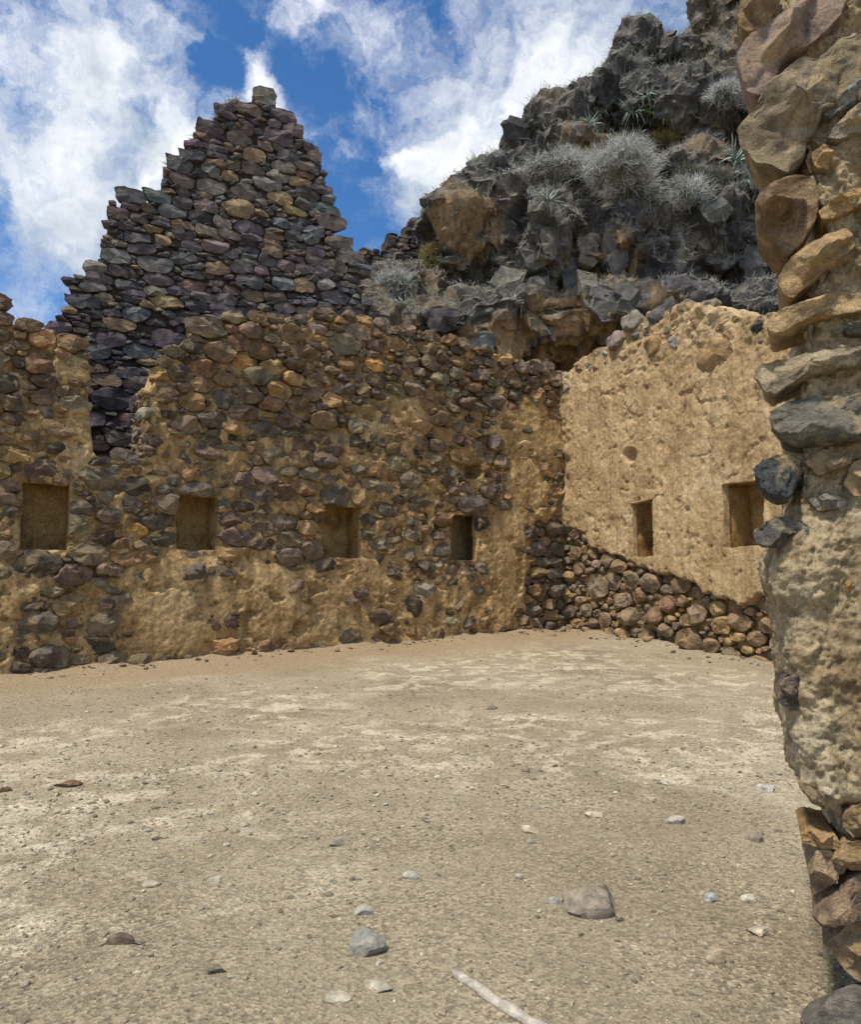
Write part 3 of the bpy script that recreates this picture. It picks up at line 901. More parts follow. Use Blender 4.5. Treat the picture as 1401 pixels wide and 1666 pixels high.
# ------------------------------------------------------------------ the plastered wall on the right
def build_right():
    fr = RW
    root = empty('plastered_wall', fr.P(4, 0, 0), 'tan mud plastered wall with two niches above a base of bare boulders', 'wall')
    po = np.array(root.location)
    tu, tv = px_fn(fr, [(925, 604), (950, 582), (975, 566), (1000, 556), (1018, 530), (1040, 522), (1075, 502), (1130, 494), (1180, 502), (1240, 516), (1290, 505), (1340, 490)])

    def top(u):
        return np.interp(u, tu, tv) + .16 * fbm(np.stack([u * 2.6, u * 0, u * 0], -1), 5, 14, .6)
    bot = lambda u: np.full_like(u, -.45)
    rects = [rect_px(fr, 1027, 1064, 816, 906), rect_px(fr, 1176, 1243, 784, 889)]
    eu = [(860, 850), (950, 862), (957, 895), (1010, 908), (1040, 925), (1075, 938), (1120, 942), (1150, 965), (1200, 985), (1235, 975), (1290, 1005), (1340, 1010)]
    lu, lv = px_fn(fr, eu)

    def coat(u, v):
        p = np.stack([u, v, u * 0], -1)
        lim = np.interp(u, lu, lv) + .22 * fbm(p * 2.6, 5, 17, .6)
        return sstep(-.03, .05, v - lim)

    def wf(u, v):
        p = np.stack([u, v, u * 0], -1)
        k = coat(u, v)
        x, y = fr.px(u, v)
        rough = sstep(640, 540, y - 20 * np.sin(x * .03))
        w = k * (.06 * fbm(p * .8, 3, 22) + .026 * fbm(p * 3.5, 4, 23) + .02 * fbm(p * np.array([11, 8, 1]), 4, 24) + .012 * fbm(p * 26, 2, 27)) - (1 - k) * (.27 - .06 * fbm(p * 6, 3, 5))
        w = w + .12 * sstep(.55, .05, u) * fbm(p * 4.2, 4, 25)
        w = w + rough * (.11 * fbm(p * 4.5, 5, 26, .6) - .03)
        w = w - .035 * sstep(.3, .5, fbm(p * 5.5, 4, 29, .6)) * k
        w = w - .035 * k * sstep(.05, .0, np.abs(fbm(p * np.array([.9, 1.6, 1]), 4, 38))) * sstep(0, .3, fbm(p * .7, 2, 39))
        w = w - .25 * sstep(1.3, .6, np.hypot((x - 1025) / 10, (y - 741) / 11))
        w = w - .05 * sstep(12, 0, np.abs(y - 838 - .02 * (x - 960))) * sstep(1030, 1000, x) * sstep(940, 960, x) * fbm(p * 4, 2, 3)
        return w
    us = lines(-.55, 9.2, .028, [r[0] for r in rects] + [r[1] for r in rects])
    vs = lines(-.45, 7.9, .028, [r[j] for r in rects for j in (2, 3)])
    P, Fc = sheet(fr, us, vs, top, bot, rects, wf, .9)
    link('plaster', mesh_from('plaster', P - po, Fc, M['plaster']), root)
    for k, r in enumerate(rects):
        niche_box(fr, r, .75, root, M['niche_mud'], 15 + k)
    S = []
    mark(fr, [(1113, 1046, 66, 40, 'brn', -.3), (1022, 943, 32, 28, 'grb'), (1053, 948, 34, 34, 'grb'), (992, 946, 26, 30, 'grb'), (1100, 952, 40, 26, 'brn'), (1196, 1012, 38, 32, 'brn'), (1165, 1018, 38, 30, 'mud'), (1015, 1002, 42, 34, 'grb'),
              (965, 955, 50, 40, 'gry'), (1060, 1002, 28, 30, 'brn'), (1250, 1018, 46, 28, 'brn'), (1262, 1048, 38, 24, 'mau'), (1182, 1068, 34, 28, 'grb'), (1222, 1040, 36, 22, 'brn'), (1045, 1040, 36, 30, 'brn'), (1005, 980, 50, 26, 'grb', .3),
              (1080, 982, 32, 28, 'red'), (1008, 1033, 30, 20, 'tan'), (978, 1008, 30, 22, 'grb'), (1078, 1025, 28, 18, 'grb'), (1150, 1050, 24, 28, 'brn'), (1200, 1085, 20, 12, 'pur'),
              (1165, 575, 58, 54, 'mud', .3), (1092, 560, 26, 20, 'lgr', .4), (1025, 525, 26, 34, 'lgr'), (1000, 556, 28, 30, 'mau'), (1020, 565, 18, 24, 'mud'), (1060, 560, 30, 28, 'mud'), (1070, 512, 60, 26, 'slate', .35), (1110, 498, 22, 18, 'lgr'),
              (1140, 500, 60, 14, 'lgr', -.12), (1208, 528, 50, 18, 'gry'), (1232, 535, 24, 26, 'dark'), (965, 580, 20, 22, 'grb'), (985, 590, 16, 20, 'brn'), (1185, 545, 24, 18, 'tan'), (1145, 548, 22, 18, 'pur')], S, 2.2)

    def reg(u, v):
        x, y = fr.px(u, v)
        k = coat(u, v - .12)
        base = (1 - k) * (v > -.08)
        crest = np.where((v > top(u) - .45) & (v < top(u) - .03), .4, 0)
        return np.maximum(base, crest)
    S = fill(S, 1.3, reg, [(.16, .2), (.11, .15), (.07, .1), (.04, .065)], [500, 1500, 3000, 3500], (-.1, 8.8, -.05, 7.6), 5, spacing=.9)
    O = outline_cells(S, 1.3, p=7, n=24, gap=.006, rects=rects, cap=1.26, ang=.6)
    r_ = np.random.default_rng(77)
    items = []
    for s, o in zip(S, O):
        x, y = fr.px(s['u'], s['v']); mu, mv = fr.mpp(float(x), float(y))
        sz = math.sqrt(s['ru'] * s['rv'])
        hi = y < 700
        V, Fc = stone_geo(o, sz * r_.uniform(.5, .95), .2, e=r_.uniform(.65, 1.0), rings=5, rough=.11, facets=r_.integers(2, 5), sd=s['k'] * 3 + 2, w0=r_.uniform(-.1, -.02) if hi else -.12 + r_.uniform(-.03, .04))
        c = np.array(C[s['c']]) if 'c' in s else (pick(r_, ['mud', 'lgr', 'gry', 'tan', 'slate'], [4, 2, 2, 3, 1]) if hi else pick(r_, ['brn', 'grb', 'mud', 'gry', 'red', 'pur'], [4, 4, 3, 2, 1, .7]))
        if not hi:
            c = c * np.array([1.12, 1.04, .9]); c = c * .62 + .38 * np.array([.235, .185, .12])
        a = s['ru'] * s['rv'] / (mu * mv)
        items.append((s['u'], s['v'], V, Fc, c, a * (.01 if x > 1310 else 1)))
    place_stones(fr, items, root, M['boulder'])


build_right()


# ------------------------------------------------------------------ the near door jamb
JB = Frame((1.49, 2.55, 0), (.93, -.37))


def poly_outline(fr, pts, n=72, smooth=2):
    uv = np.array([fr.uv(x, y) for x, y in pts])
    # centroid by area
    x, y = uv[:, 0], uv[:, 1]; x2, y2 = np.roll(x, -1), np.roll(y, -1)
    a = x * y2 - x2 * y; A = a.sum() / 2
    c = np.array([((x + x2) * a).sum(), ((y + y2) * a).sum()]) / (6 * A)
    d = uv - c
    if A < 0:
        d = d[::-1]
    seg = np.linalg.norm(np.roll(d, -1, 0) - d, axis=1); t = np.concatenate([[0], np.cumsum(seg)])
    dd = np.concatenate([d, d[:1]])
    s = np.linspace(0, t[-1], n, endpoint=False)
    o = np.stack([np.interp(s, t, dd[:, 0]), np.interp(s, t, dd[:, 1])], 1)
    for _ in range(smooth):
        o = .5 * o + .25 * (np.roll(o, 1, 0) + np.roll(o, -1, 0))
    return c, o


def build_jamb():
    fr = JB
    root = empty('door_jamb_wall', fr.P(.3, 0, 0), 'close ragged end of a mud and boulder wall along the right edge', 'wall')
    po = np.array(root.location)
    ex = [(1222, -260), (1222, -100), (1256, 0), (1275, 60), (1290, 130), (1285, 200), (1296, 280), (1330, 350), (1330, 410), (1305, 470), (1292, 540), (1290, 600), (1284, 640), (1294, 720), (1282, 800), (1270, 860), (1258, 920), (1264, 960), (1280, 1000),
          (1286, 1100), (1296, 1200), (1306, 1280), (1342, 1330), (1362, 1400), (1366, 1500), (1385, 1580), (1385, 1680)]
    ev = np.array([fr.uv(x, y) for x, y in ex])[::-1]
    vs = np.arange(-.25, 4.35, .0085)
    ue = np.interp(vs, ev[:, 1], ev[:, 0])
    depth, R = .8, .07
    sb = np.linspace(0, 1, 26)[:-1]
    sr = np.linspace(0, 1, 12)[:-1]
    sf = np.concatenate([np.linspace(0, .42, 62), np.linspace(.45, 1.3, 18)])
    rel, ww, nu_, nw_ = [], [], [], []
    for t in sb:
        rel.append(0.0); ww.append(-depth + t * (depth - R)); nu_.append(-1); nw_.append(0)
    for t in sr:
        a = t * math.pi / 2
        rel.append(R - R * math.cos(a)); ww.append(-R + R * math.sin(a)); nu_.append(-math.cos(a)); nw_.append(math.sin(a))
    for t in sf:
        rel.append(R + t); ww.append(0); nu_.append(0); nw_.append(1)
    rel, ww, nu_, nw_ = map(np.array, (rel, ww, nu_, nw_))
    U = ue[None] + rel[:, None]; V = np.tile(vs, (len(rel), 1)); Wd = np.tile(ww[:, None], (1, len(vs)))
    p = np.stack([U, V, Wd], -1)
    x, y = to_px(fr.P(U, V, np.zeros_like(U)))
    stony = sstep(880, 800, y) + sstep(1290, 1340, y)      # hollow between stones, fuller where the coat survives
    d = .024 * fbm(p * 4, 3, 41) + .03 * fbm(p * 13, 5, 43, .6) + .017 * fbm(p * 36, 3, 44, .7) + .006 * fbm(p * 110, 2, 45)
    d = d * (1 + .5 * stony) - .055 * stony + .03 * sstep(1.2, .5, np.hypot((x - 1310) / 55, (y - 930) / 60))
    d = d - .012 * sstep(.3, .6, fbm(p * 30, 2, 47))
    U = U + nu_[:, None] * d; Wd = Wd + nw_[:, None] * d
    P = fr.P(U, V, Wd).reshape(-1, 3)
    idx = np.arange(U.size).reshape(U.shape)
    q = np.stack([idx[:-1, :-1], idx[1:, :-1], idx[1:, 1:], idx[:-1, 1:]], -1).reshape(-1, 4)
    # back and far closing faces
    nb = len(vs)
    o = len(P)
    Pb = fr.P(U[-1], V[-1], np.full(nb, -depth))
    P = np.concatenate([P, Pb])
    k = np.arange(nb - 1)
    q2 = np.stack([idx[-1, k], o + k, o + k + 1, idx[-1, k + 1]], 1)
    q3 = np.stack([o + k, idx[0, k], idx[0, k + 1], o + k + 1], 1)
    link('mud_core', mesh_from('mud_core', P - po, np.concatenate([q, q2, q3]), M['jamb_mud']), root)

    def c6(pts):
        return [(1180 + a / 1.983, b_ / 1.983) for a, b_ in pts]

    def c7(pts):
        return [(1180 + a / 1.924, 800 + b_ / 1.924) for a, b_ in pts]
    st = [
        (c6([(35, 40), (50, -10), (100, -30), (160, -10), (165, 40), (130, 90), (80, 102), (48, 85)]), (.26, .19, .12), .14, .9),
        (c6([(35, 190), (60, 130), (130, 75), (230, 10), (320, -30), (400, -30), (380, 50), (290, 130), (175, 200), (155, 262), (100, 312), (60, 270)]), (.27, .215, .2), .17, .85),
        (c6([(38, 410), (100, 330), (180, 250), (290, 180), (390, 125), (470, 100), (470, 290), (340, 345), (275, 430), (265, 500), (190, 558), (130, 522), (60, 492)]), (.25, .22, .165), .12, .6),
        (c6([(92, 660), (130, 600), (200, 562), (290, 572), (308, 640), (292, 720), (235, 790), (203, 828), (150, 775), (105, 722)]), (.2, .14, .09), .16, .9),
        (c6([(168, 890), (200, 840), (280, 790), (330, 760), (400, 735), (430, 790), (310, 880), (218, 962), (183, 942)]), (.36, .26, .15), .12, .8),
        (c6([(128, 1040), (170, 1000), (260, 975), (470, 930), (470, 995), (300, 1022), (200, 1062), (150, 1075)]), (.42, .32, .2), .1, .8),
        (c6([(98, 1185), (200, 1150), (310, 1138), (470, 1110), (470, 1170), (340, 1192), (240, 1225), (160, 1274), (108, 1245)]), (.3, .27, .21), .11, .5),
        (c6([(138, 1340), (180, 1300), (300, 1278), (470, 1270), (470, 1420), (300, 1432), (220, 1432), (168, 1402)]), (.16, .16, .14), .12, .6),
        (c6([(92, 1510), (130, 1480), (210, 1456), (242, 1480), (225, 1560), (203, 1624), (160, 1612), (118, 1572)]), (.075, .085, .095), .14, .7),
        (c6([(258, 1490), (320, 1448), (415, 1468), (400, 1502), (300, 1532)]), (.33, .26, .17), .07, .6),
        (c6([(385, 1560), (410, 1490), (470, 1470), (480, 1600), (420, 1600)]), (.4, .32, .21), .08, .9),
        (c6([(300, 362), (380, 290), (470, 225), (470, 285), (345, 372)]), (.24, .25, .25), .08, .55),
        (c6([(328, 442), (380, 380), (470, 325), (470, 400), (372, 445)]), (.3, .29, .25), .08, .55),
        (c6([(298, 682), (360, 640), (470, 575), (470, 635), (372, 692), (320, 705)]), (.4, .29, .16), .08, .7),
        (c6([(278, 490), (320, 458), (355, 490), (332, 542), (290, 532)]), (.36, .26, .14), .06, .9),
        (c6([(385, 1050), (430, 1035), (470, 1040), (470, 1075), (400, 1075)]), (.14, .15, .14), .05, .7),
        (c6([(270, 1612), (330, 1590), (395, 1610), (380, 1640), (300, 1645)]), (.2, .2, .19), .05, .6),
        (c7([(88, 130), (130, 90), (200, 78), (268, 108), (258, 155), (170, 178), (108, 167)]), (.12, .125, .12), .11, .6),
        (c7([(168, 625), (185, 590), (235, 575), (235, 690), (185, 680), (168, 660)]), (.1, .085, .09), .05, .6),
        (c7([(228, 915), (260, 915), (300, 930), (325, 1000), (270, 972)]), (.22, .18, .12), .05, .6),
        (c7([(238, 1078), (270, 1058), (345, 1080), (385, 1130), (285, 1114), (243, 1102)]), (.3, .2, .1), .07, .7),
        (c7([(263, 1190), (290, 1118), (335, 1128), (390, 1180), (305, 1252), (278, 1262)]), (.26, .205, .15), .08, .6),
        (c7([(268, 1322), (310, 1280), (400, 1215), (470, 1190), (470, 1320), (350, 1345), (300, 1362)]), (.23, .175, .13), .1, .6),
        (c7([(308, 1420), (400, 1350), (470, 1325), (480, 1540), (400, 1530), (365, 1490)]), (.3, .23, .15), .1, .55),
        (c7([(330, 1150), (380, 1100), (470, 1090), (470, 1180), (400, 1190)]), (.3, .21, .12), .07, .7),
        (c7([(372, 1010), (420, 980), (470, 985), (470, 1080), (400, 1085), (370, 1050)]), (.27, .2, .12), .06, .7),
        (c7([(375, 285), (390, 268), (408, 285), (400, 318), (380, 318)]), (.5, .34, .15), .025, .8)]
    for k, (pts, c, prot, e) in enumerate(st):
        ctr, o = poly_outline(fr, pts)
        V, Fc = stone_geo(o, prot * .95, .3, e=e, rings=20, rough=.055 if e > .75 else .09, facets=5, sd=900 + k * 13, freq=2.2, w0=-.02, jit=.005)
        base = fr.P(ctr[0], ctr[1], 0.)
        W = V[:, :1] * fr.T + V[:, 1:2] * fr.Z + V[:, 2:3] * fr.N
        link('stone', mesh_from('stone', W, Fc, M['jamb_stone'], np.array(c) * np.array([1.2, 1.12, .98]), True, math.radians(50)), root, base - po)


build_jamb()


# ------------------------------------------------------------------ the cliff behind
def build_cliff():
    m, nt, b, L = new_mat('cliff_rock')
    g = N(nt, 'ShaderNodeNewGeometry'); pos = g.outputs['Position']
    n1 = noise(nt, L, pos, .55, 10, .68, .6)
    r1 = ramp(nt, [(.3, (.04, .041, .046)), (.46, (.1, .098, .1)), (.58, (.18, .162, .14)), (.7, (.34, .265, .175))]); L(n1.outputs['Fac'], r1.inputs[0])
    n2 = noise(nt, L, pos, 5, 9, .7, .5)
    r2 = ramp(nt, [(.3, (.4, .4, .42)), (.55, (1, 1, 1)), (.75, (1.7, 1.65, 1.55))]); L(n2.outputs['Fac'], r2.inputs[0])
    c = mixc(nt, L, 1.0, r1.outputs[0], r2.outputs[0], 'MULTIPLY')
    at = N(nt, 'ShaderNodeAttribute', attribute_name='Col')
    c = mixc(nt, L, at.outputs['Fac'], c, mixc(nt, L, 1.0, (.46, .31, .16), r2.outputs[0], 'MULTIPLY'))
    sep = N(nt, 'ShaderNodeSeparateXYZ'); L(g.outputs['True Normal'], sep.inputs[0])
    n3 = noise(nt, L, pos, 1.7, 8, .7)
    ad = N(nt, 'ShaderNodeMath', operation='MULTIPLY_ADD'); ad.inputs[1].default_value = .9; L(n3.outputs['Fac'], ad.inputs[0]); L(sep.outputs[2], ad.inputs[2])
    r3 = ramp(nt, [(.72, (0, 0, 0)), (1.0, (.85, .85, .85))]); L(ad.outputs[0], r3.inputs[0])
    c = mixc(nt, L, r3.outputs[0], c, (.26, .25, .2))
    L(c, b.inputs['Base Color'])
    mp = N(nt, 'ShaderNodeMapping'); mp.inputs['Scale'].default_value = (1.6, 1.6, .55); mp.inputs['Rotation'].default_value = (.2, .5, .3); L(pos, mp.inputs['Vector'])
    n4 = noise(nt, L, mp.outputs[0], 2.4, 12, .72, .6)
    n5 = noise(nt, L, pos, 14, 8, .7)
    bump_chain(nt, L, b, [(n4.outputs['Fac'], 1.0, .3), (n5.outputs['Fac'], .8, .06)])
    M['cliff'] = m
    lumps = [(655, 500, 20.5, 70, 85), (640, 560, 19.8, 80, 80), (740, 420, 21.6, 75, 105), (790, 370, 22.4, 85, 100), (880, 430, 22.0, 120, 150), (1000, 460, 21.8, 130, 130), (1130, 430, 22.6, 130, 140), (1250, 420, 23, 140, 170),
             (900, 240, 25, 68, 68), (960, 200, 25.5, 70, 60), (930, 290, 24.4, 110, 55), (1027, 108, 27, 50, 56), (1012, 150, 26.6, 45, 45), (1105, 118, 27.5, 44, 48), (1168, 30, 28, 54, 75), (1190, 110, 27.6, 60, 80),
             (1080, 230, 26, 150, 85), (1230, 200, 26, 110, 150), (1300, 60, 28, 110, 170), (1000, 545, 21.2, 200, 70), (820, 545, 20.9, 150, 75), (1200, 560, 21.8, 180, 80), (980, 330, 23.2, 110, 60), (1120, 320, 23.6, 120, 60), (720, 560, 20.4, 120, 60),
             (1400, 250, 25, 160, 250), (1500, 100, 28, 200, 260), (700, 400, 21.8, 36, 50), (830, 300, 23, 55, 42)]
    V, Fc = [], []
    # unit sphere
    import bmesh
    bm = bmesh.new(); bmesh.ops.create_icosphere(bm, subdivisions=3, radius=1)
    sv = np.array([v.co[:] for v in bm.verts]); sf = [tuple(v.index for v in f.verts) for f in bm.faces]; bm.free()
    off = 0
    for (x, y, Y, rx, ry) in lumps:
        c_ = at_depth(x, y, Y)
        a, b_ = rx * Y / F, ry * Y / F
        V.append(sv * np.array([a, (a + b_) * .55 + .5, b_]) + c_); Fc += [tuple(i + off for i in f) for f in sf]; off += len(sv)
    # the body of the hill carrying them
    for (cx, cy, cz, a, b_, h) in [(8, 31, 0, 8, 8, 14.5), (14, 33, 3, 8, 8, 19), (4, 27, 0, 6, 5, 9.5), (12, 27, 0, 7, 4.6, 11), (1.5, 24, -1, 3.5, 3, 8), (24, 36, 0, 12, 10, 26)]:
        V.append(sv * np.array([a, b_, h]) + np.array([cx, cy, cz])); Fc += [tuple(i + off for i in f) for f in sf]; off += len(sv)
    src = mesh_from('cliff_src', np.concatenate(V), Fc, None)
    o = bpy.data.objects.new('cliff_src', src); col.objects.link(o)
    md = o.modifiers.new('r', 'REMESH'); md.mode = 'VOXEL'; md.voxel_size = .125
    dg = bpy.context.evaluated_depsgraph_get(); dg.update()
    ev = o.evaluated_get(dg); me = ev.to_mesh()
    nV = len(me.vertices)
    P = np.zeros(nV * 3); me.vertices.foreach_get('co', P); P = P.reshape(-1, 3)
    Nn = np.zeros(nV * 3); me.vertices.foreach_get('normal', Nn); Nn = Nn.reshape(-1, 3)
    faces = [tuple(p.vertices) for p in me.polygons]
    ev.to_mesh_clear()
    bpy.data.objects.remove(o); bpy.data.meshes.remove(src)
    # ledges, ribs and cracks
    big = fbm(P * .55, 3, 51)
    ridg = 1 - np.abs(fbm(P * np.array([1.3, 1.3, .7]), 4, 52)) * 2.2
    fine = fbm(P * 3.2, 4, 53)
    steep = 1 - np.clip(Nn[:, 2], 0, 1)
    d = .45 * big + (.14 + .4 * steep) * (ridg - .5) + .2 * fine + .06 * fbm(P * 7, 2, 55)
    strata = np.round((P[:, 2] + .5 * P[:, 0] + .5 * fbm(P * .9, 2, 54)) * 1.6) / 1.6 - (P[:, 2] + .5 * P[:, 0])
    d = d + .22 * steep * strata
    # blocky fracture: every cell of a jittered lattice stands in or out by its own amount
    Q = (P + .35 * np.stack([fbm(P * .8, 2, 90 + a) for a in range(3)], -1)) * np.array([.62, .62, .36]) @ np.array([[.92, 0, .38], [0, 1, 0], [-.38, 0, .92]])
    iq = np.floor(Q).astype(np.int64)
    best = np.full(len(Q), 1e9); val = np.zeros(len(Q)); gx = np.zeros(len(Q))
    for dx in (-1, 0, 1):
        for dy in (-1, 0, 1):
            for dz in (-1, 0, 1):
                cidx = iq + np.array([dx, dy, dz])
                h = [((cidx[:, 0] * 374761393 + cidx[:, 1] * 668265263 + cidx[:, 2] * 1274126177 + q_ * 974711) & 0xffffffff) for q_ in range(5)]
                h = [((((a ^ (a >> 13)) * 1103515245) & 0xffffffff) ^ (a >> 7)) & 0xffff for a in h]
                h = [a / 65535. for a in h]
                ctr_ = cidx + np.stack(h[:3], -1)
                dd = np.sum((Q - ctr_) ** 2, 1)
                m_ = dd < best
                best = np.where(m_, dd, best); val = np.where(m_, h[3] - .5 + (h[4] - .5) * 1.3 * (Q - ctr_)[:, 0] + (h[3] - .5) * 1.2 * (Q - ctr_)[:, 2], val)
    d = d + (.12 + .7 * steep) * val - .12 + .04 * fbm(P * 11, 2, 57)
    P2 = P + Nn * d[:, None]
    fa = np.array([f if len(f) == 4 else (*f, f[-1]) for f in faces])
    fc = P2[fa].mean(1)
    keepf = (fc[:, 1] < 30.5) & (fc[:, 2] > 1.5) & (fc[:, 0] < 16)      # what the hill shows towards the courtyard
    used = np.unique(fa[keepf]); rm = -np.ones(len(P2), int); rm[used] = np.arange(len(used))
    faces = [tuple(dict.fromkeys(int(i) for i in rm[f])) for f in fa[keepf]]
    P2 = P2[used]
    x_, y_ = to_px(P2)
    wb = 30 * fbm(P2 * 1.3, 4, 97)
    earth = blob_mask(x_ + wb, y_ + wb, [(930, 520, 120, 50, .9), (1000, 430, 40, 60, .8), (755, 365, 55, 70, .9), (870, 560, 150, 40, .9), (690, 470, 40, 40, .5), (1180, 230, 70, 40, .5), (1190, 60, 60, 60, .4), (1060, 490, 60, 30, .8), (990, 230, 90, 30, .5), (650, 500, 50, 60, .4)])
    earth = earth * sstep(-.35, .15, fbm(P2 * 2.1, 4, 98) + .1)
    me2 = mesh_from('cliff', P2, faces, m, np.repeat(earth[:, None], 3, 1), True, math.radians(40))
    ob = link('cliff', me2, kind='structure')
    return ob, P2, faces


cliff, cliff_V, cliff_F = build_cliff()
bvh = BVHTree.FromPolygons([tuple(v) for v in cliff_V], cliff_F)


def on_cliff(px, py):
    r = ray(px, py)
    h = bvh.ray_cast(Vector((0, 0, CAMH)), Vector(r).normalized())
    return h[0], h[1]


# ------------------------------------------------------------------ vegetation
def leaf_mat(name, a, b_, rough=.75):
    m, nt, b, L = new_mat(name)
    g = N(nt, 'ShaderNodeNewGeometry')
    n = noise(nt, L, g.outputs['Position'], 6, 4)
    r = ramp(nt, [(.3, a), (.7, b_)]); L(n.outputs['Fac'], r.inputs[0])
    L(r.outputs[0], b.inputs['Base Color']); b.inputs['Roughness'].default_value = rough
    return m


M['agave'] = leaf_mat('agave_leaf', (.16, .22, .18), (.38, .46, .4), .5)
M['agave_green'] = leaf_mat('green_leaf', (.09, .13, .03), (.2, .24, .06), .5)
M['grey_twig'] = leaf_mat('grey_twig', (.3, .31, .3), (.64, .65, .62))
M['dry_grass'] = leaf_mat('dry_grass', (.12, .12, .1), (.4, .39, .34))
M['yellow_leaf'] = leaf_mat('yellow_leaf', (.2, .17, .055), (.42, .36, .14))
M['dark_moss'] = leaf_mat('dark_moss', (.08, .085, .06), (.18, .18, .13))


def blades(P, D, length, width, sd, bend=.35):
    """three-vertex-row blades: base pair, middle pair, tip"""
    r_ = np.random.default_rng(sd)
    n = len(P)
    D = D / np.linalg.norm(D, axis=1, keepdims=True)
    side = np.cross(D, r_.normal(0, 1, (n, 3))); side /= np.linalg.norm(side, axis=1, keepdims=True) + 1e-9
    L_ = np.broadcast_to(length, n)[:, None]; w = np.broadcast_to(width, n)[:, None]
    sag = np.array([0, 0, -1.0]) * bend
    mid = P + D * L_ * .55 + sag * L_ * .12
    tip = P + D * L_ + sag * L_ * .6
    V = np.stack([P - side * w / 2, P + side * w / 2, mid + side * w * .4, mid - side * w * .4, tip], 1).reshape(-1, 3)
    k = np.arange(n) * 5
    q = [(a, a + 1, a + 2, a + 3) for a in k] + [(a + 3, a + 2, a + 4) for a in k]
    return V, q


def cliff_grass():
    r_ = np.random.default_rng(61)
    tri = np.array([f[:3] for f in cliff_F])
    a, b_, c_ = cliff_V[tri[:, 0]], cliff_V[tri[:, 1]], cliff_V[tri[:, 2]]
    nn = np.cross(b_ - a, c_ - a); ar = np.linalg.norm(nn, axis=1); nn /= ar[:, None] + 1e-12
    ctr = (a + c_) / 2
    x, y = to_px(ctr)
    pn = fbm(ctr * 1.1, 3, 71)
    wgt = ar * sstep(.2, .7, nn[:, 2] + .5 * pn) * ((x > 520) & (x < 1420) & (y < 620) & (ctr[:, 1] < 31))
    idx = r_.choice(len(wgt), 70000, p=wgt / wgt.sum())
    P = ctr[idx] + r_.uniform(-.07, .07, (len(idx), 3))
    D = nn[idx] * .7 + r_.normal(0, .5, (len(idx), 3)) + np.array([0, 0, .35])
    V, q = blades(P, D, r_.uniform(.1, .42, len(idx)), r_.uniform(.008, .02, len(idx)), 62, .7)
    link('dry_grass', mesh_from('dry_grass', V, q, M['dry_grass'], None, False), kind='stuff', label='dry grey brown grass and moss clinging to the cliff', category='grass')
    # hanging roots and dead moss on steep overhangs
    wgt = ar * sstep(.3, -.2, nn[:, 2]) * sstep(.0, .4, pn) * ((x > 600) & (x < 1400) & (y < 560) & (ctr[:, 1] < 31))
    idx = r_.choice(len(wgt), 9000, p=wgt / wgt.sum())
    P = ctr[idx]
    D = nn[idx] * .5 + np.array([0, 0, -1.0]) + r_.normal(0, .25, (len(idx), 3))
    V, q = blades(P, D, r_.uniform(.15, .5, len(idx)), r_.uniform(.008, .018, len(idx)), 63, .5)
    link('hanging_moss', mesh_from('hanging_moss', V, q, M['dark_moss'], None, False), kind='stuff', label='dark dead moss and roots hanging from the cliff ledges', category='moss')


cliff_grass()


def shrub(px, py, w, h, mat, label, sd, n=5000, lift=.35, tw=.012, name='shrub'):
    hit, nn = on_cliff(px, py)
    if hit is None:
        return
    c_ = np.array(hit)
    Y = c_[1]
    rx, rz = w * Y / F / 2, h * Y / F / 2
    ry = (rx + rz) / 2
    c_ = c_ + np.array([0, -.25 * rx, -rz * .1])
    r_ = np.random.default_rng(sd)
    d = r_.normal(0, 1, (n, 3)); d /= np.linalg.norm(d, axis=1, keepdims=True)
    d[:, 2] = np.where(d[:, 2] < -.4, -d[:, 2], d[:, 2])
    lob = 1 + .55 * fbm(d * 2.6 + sd, 4, sd)
    rad = r_.uniform(.2, 1.0, n) ** .6 * lob
    nl = 9
    lc = r_.normal(0, .42, (nl, 3)); lc[:, 2] = lc[:, 2] * .7 - .1; lr = r_.uniform(.32, .62, nl)
    li = r_.choice(nl, n, p=lr ** 2 / np.sum(lr ** 2))
    P = c_ + (lc[li] + d * (rad * lr[li])[:, None]) * np.array([rx, ry, rz])
    D = d + r_.normal(0, .55, (n, 3)) + np.array([0, 0, .15])
    V, q = blades(P, D, r_.uniform(.06, .34, n) * min(1, rx * 1.6), tw * r_.uniform(.5, 1.1, n), sd + 1, .3)
    root = empty(name, c_, label, 'shrub')
    q1 = n // 3
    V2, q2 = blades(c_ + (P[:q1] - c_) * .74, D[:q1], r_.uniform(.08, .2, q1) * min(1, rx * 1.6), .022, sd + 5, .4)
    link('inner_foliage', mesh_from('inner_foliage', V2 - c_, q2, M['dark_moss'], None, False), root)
    link('foliage', mesh_from('foliage', V - c_, q, mat, None, False), root)
    m = 26
    d2 = d[:m]; P0 = np.tile(c_ - np.array([0, 0, rz * .6]), (m, 1))
    V, q = blades(P0, c_ + d2 * np.array([rx, ry, rz]) * .8 - P0, np.linalg.norm(c_ + d2 * np.array([rx, ry, rz]) * .8 - P0, axis=1), .03, sd + 2, .1)
    link('stem', mesh_from('stem', V - c_, q, M['dark_moss'], None, False), root)


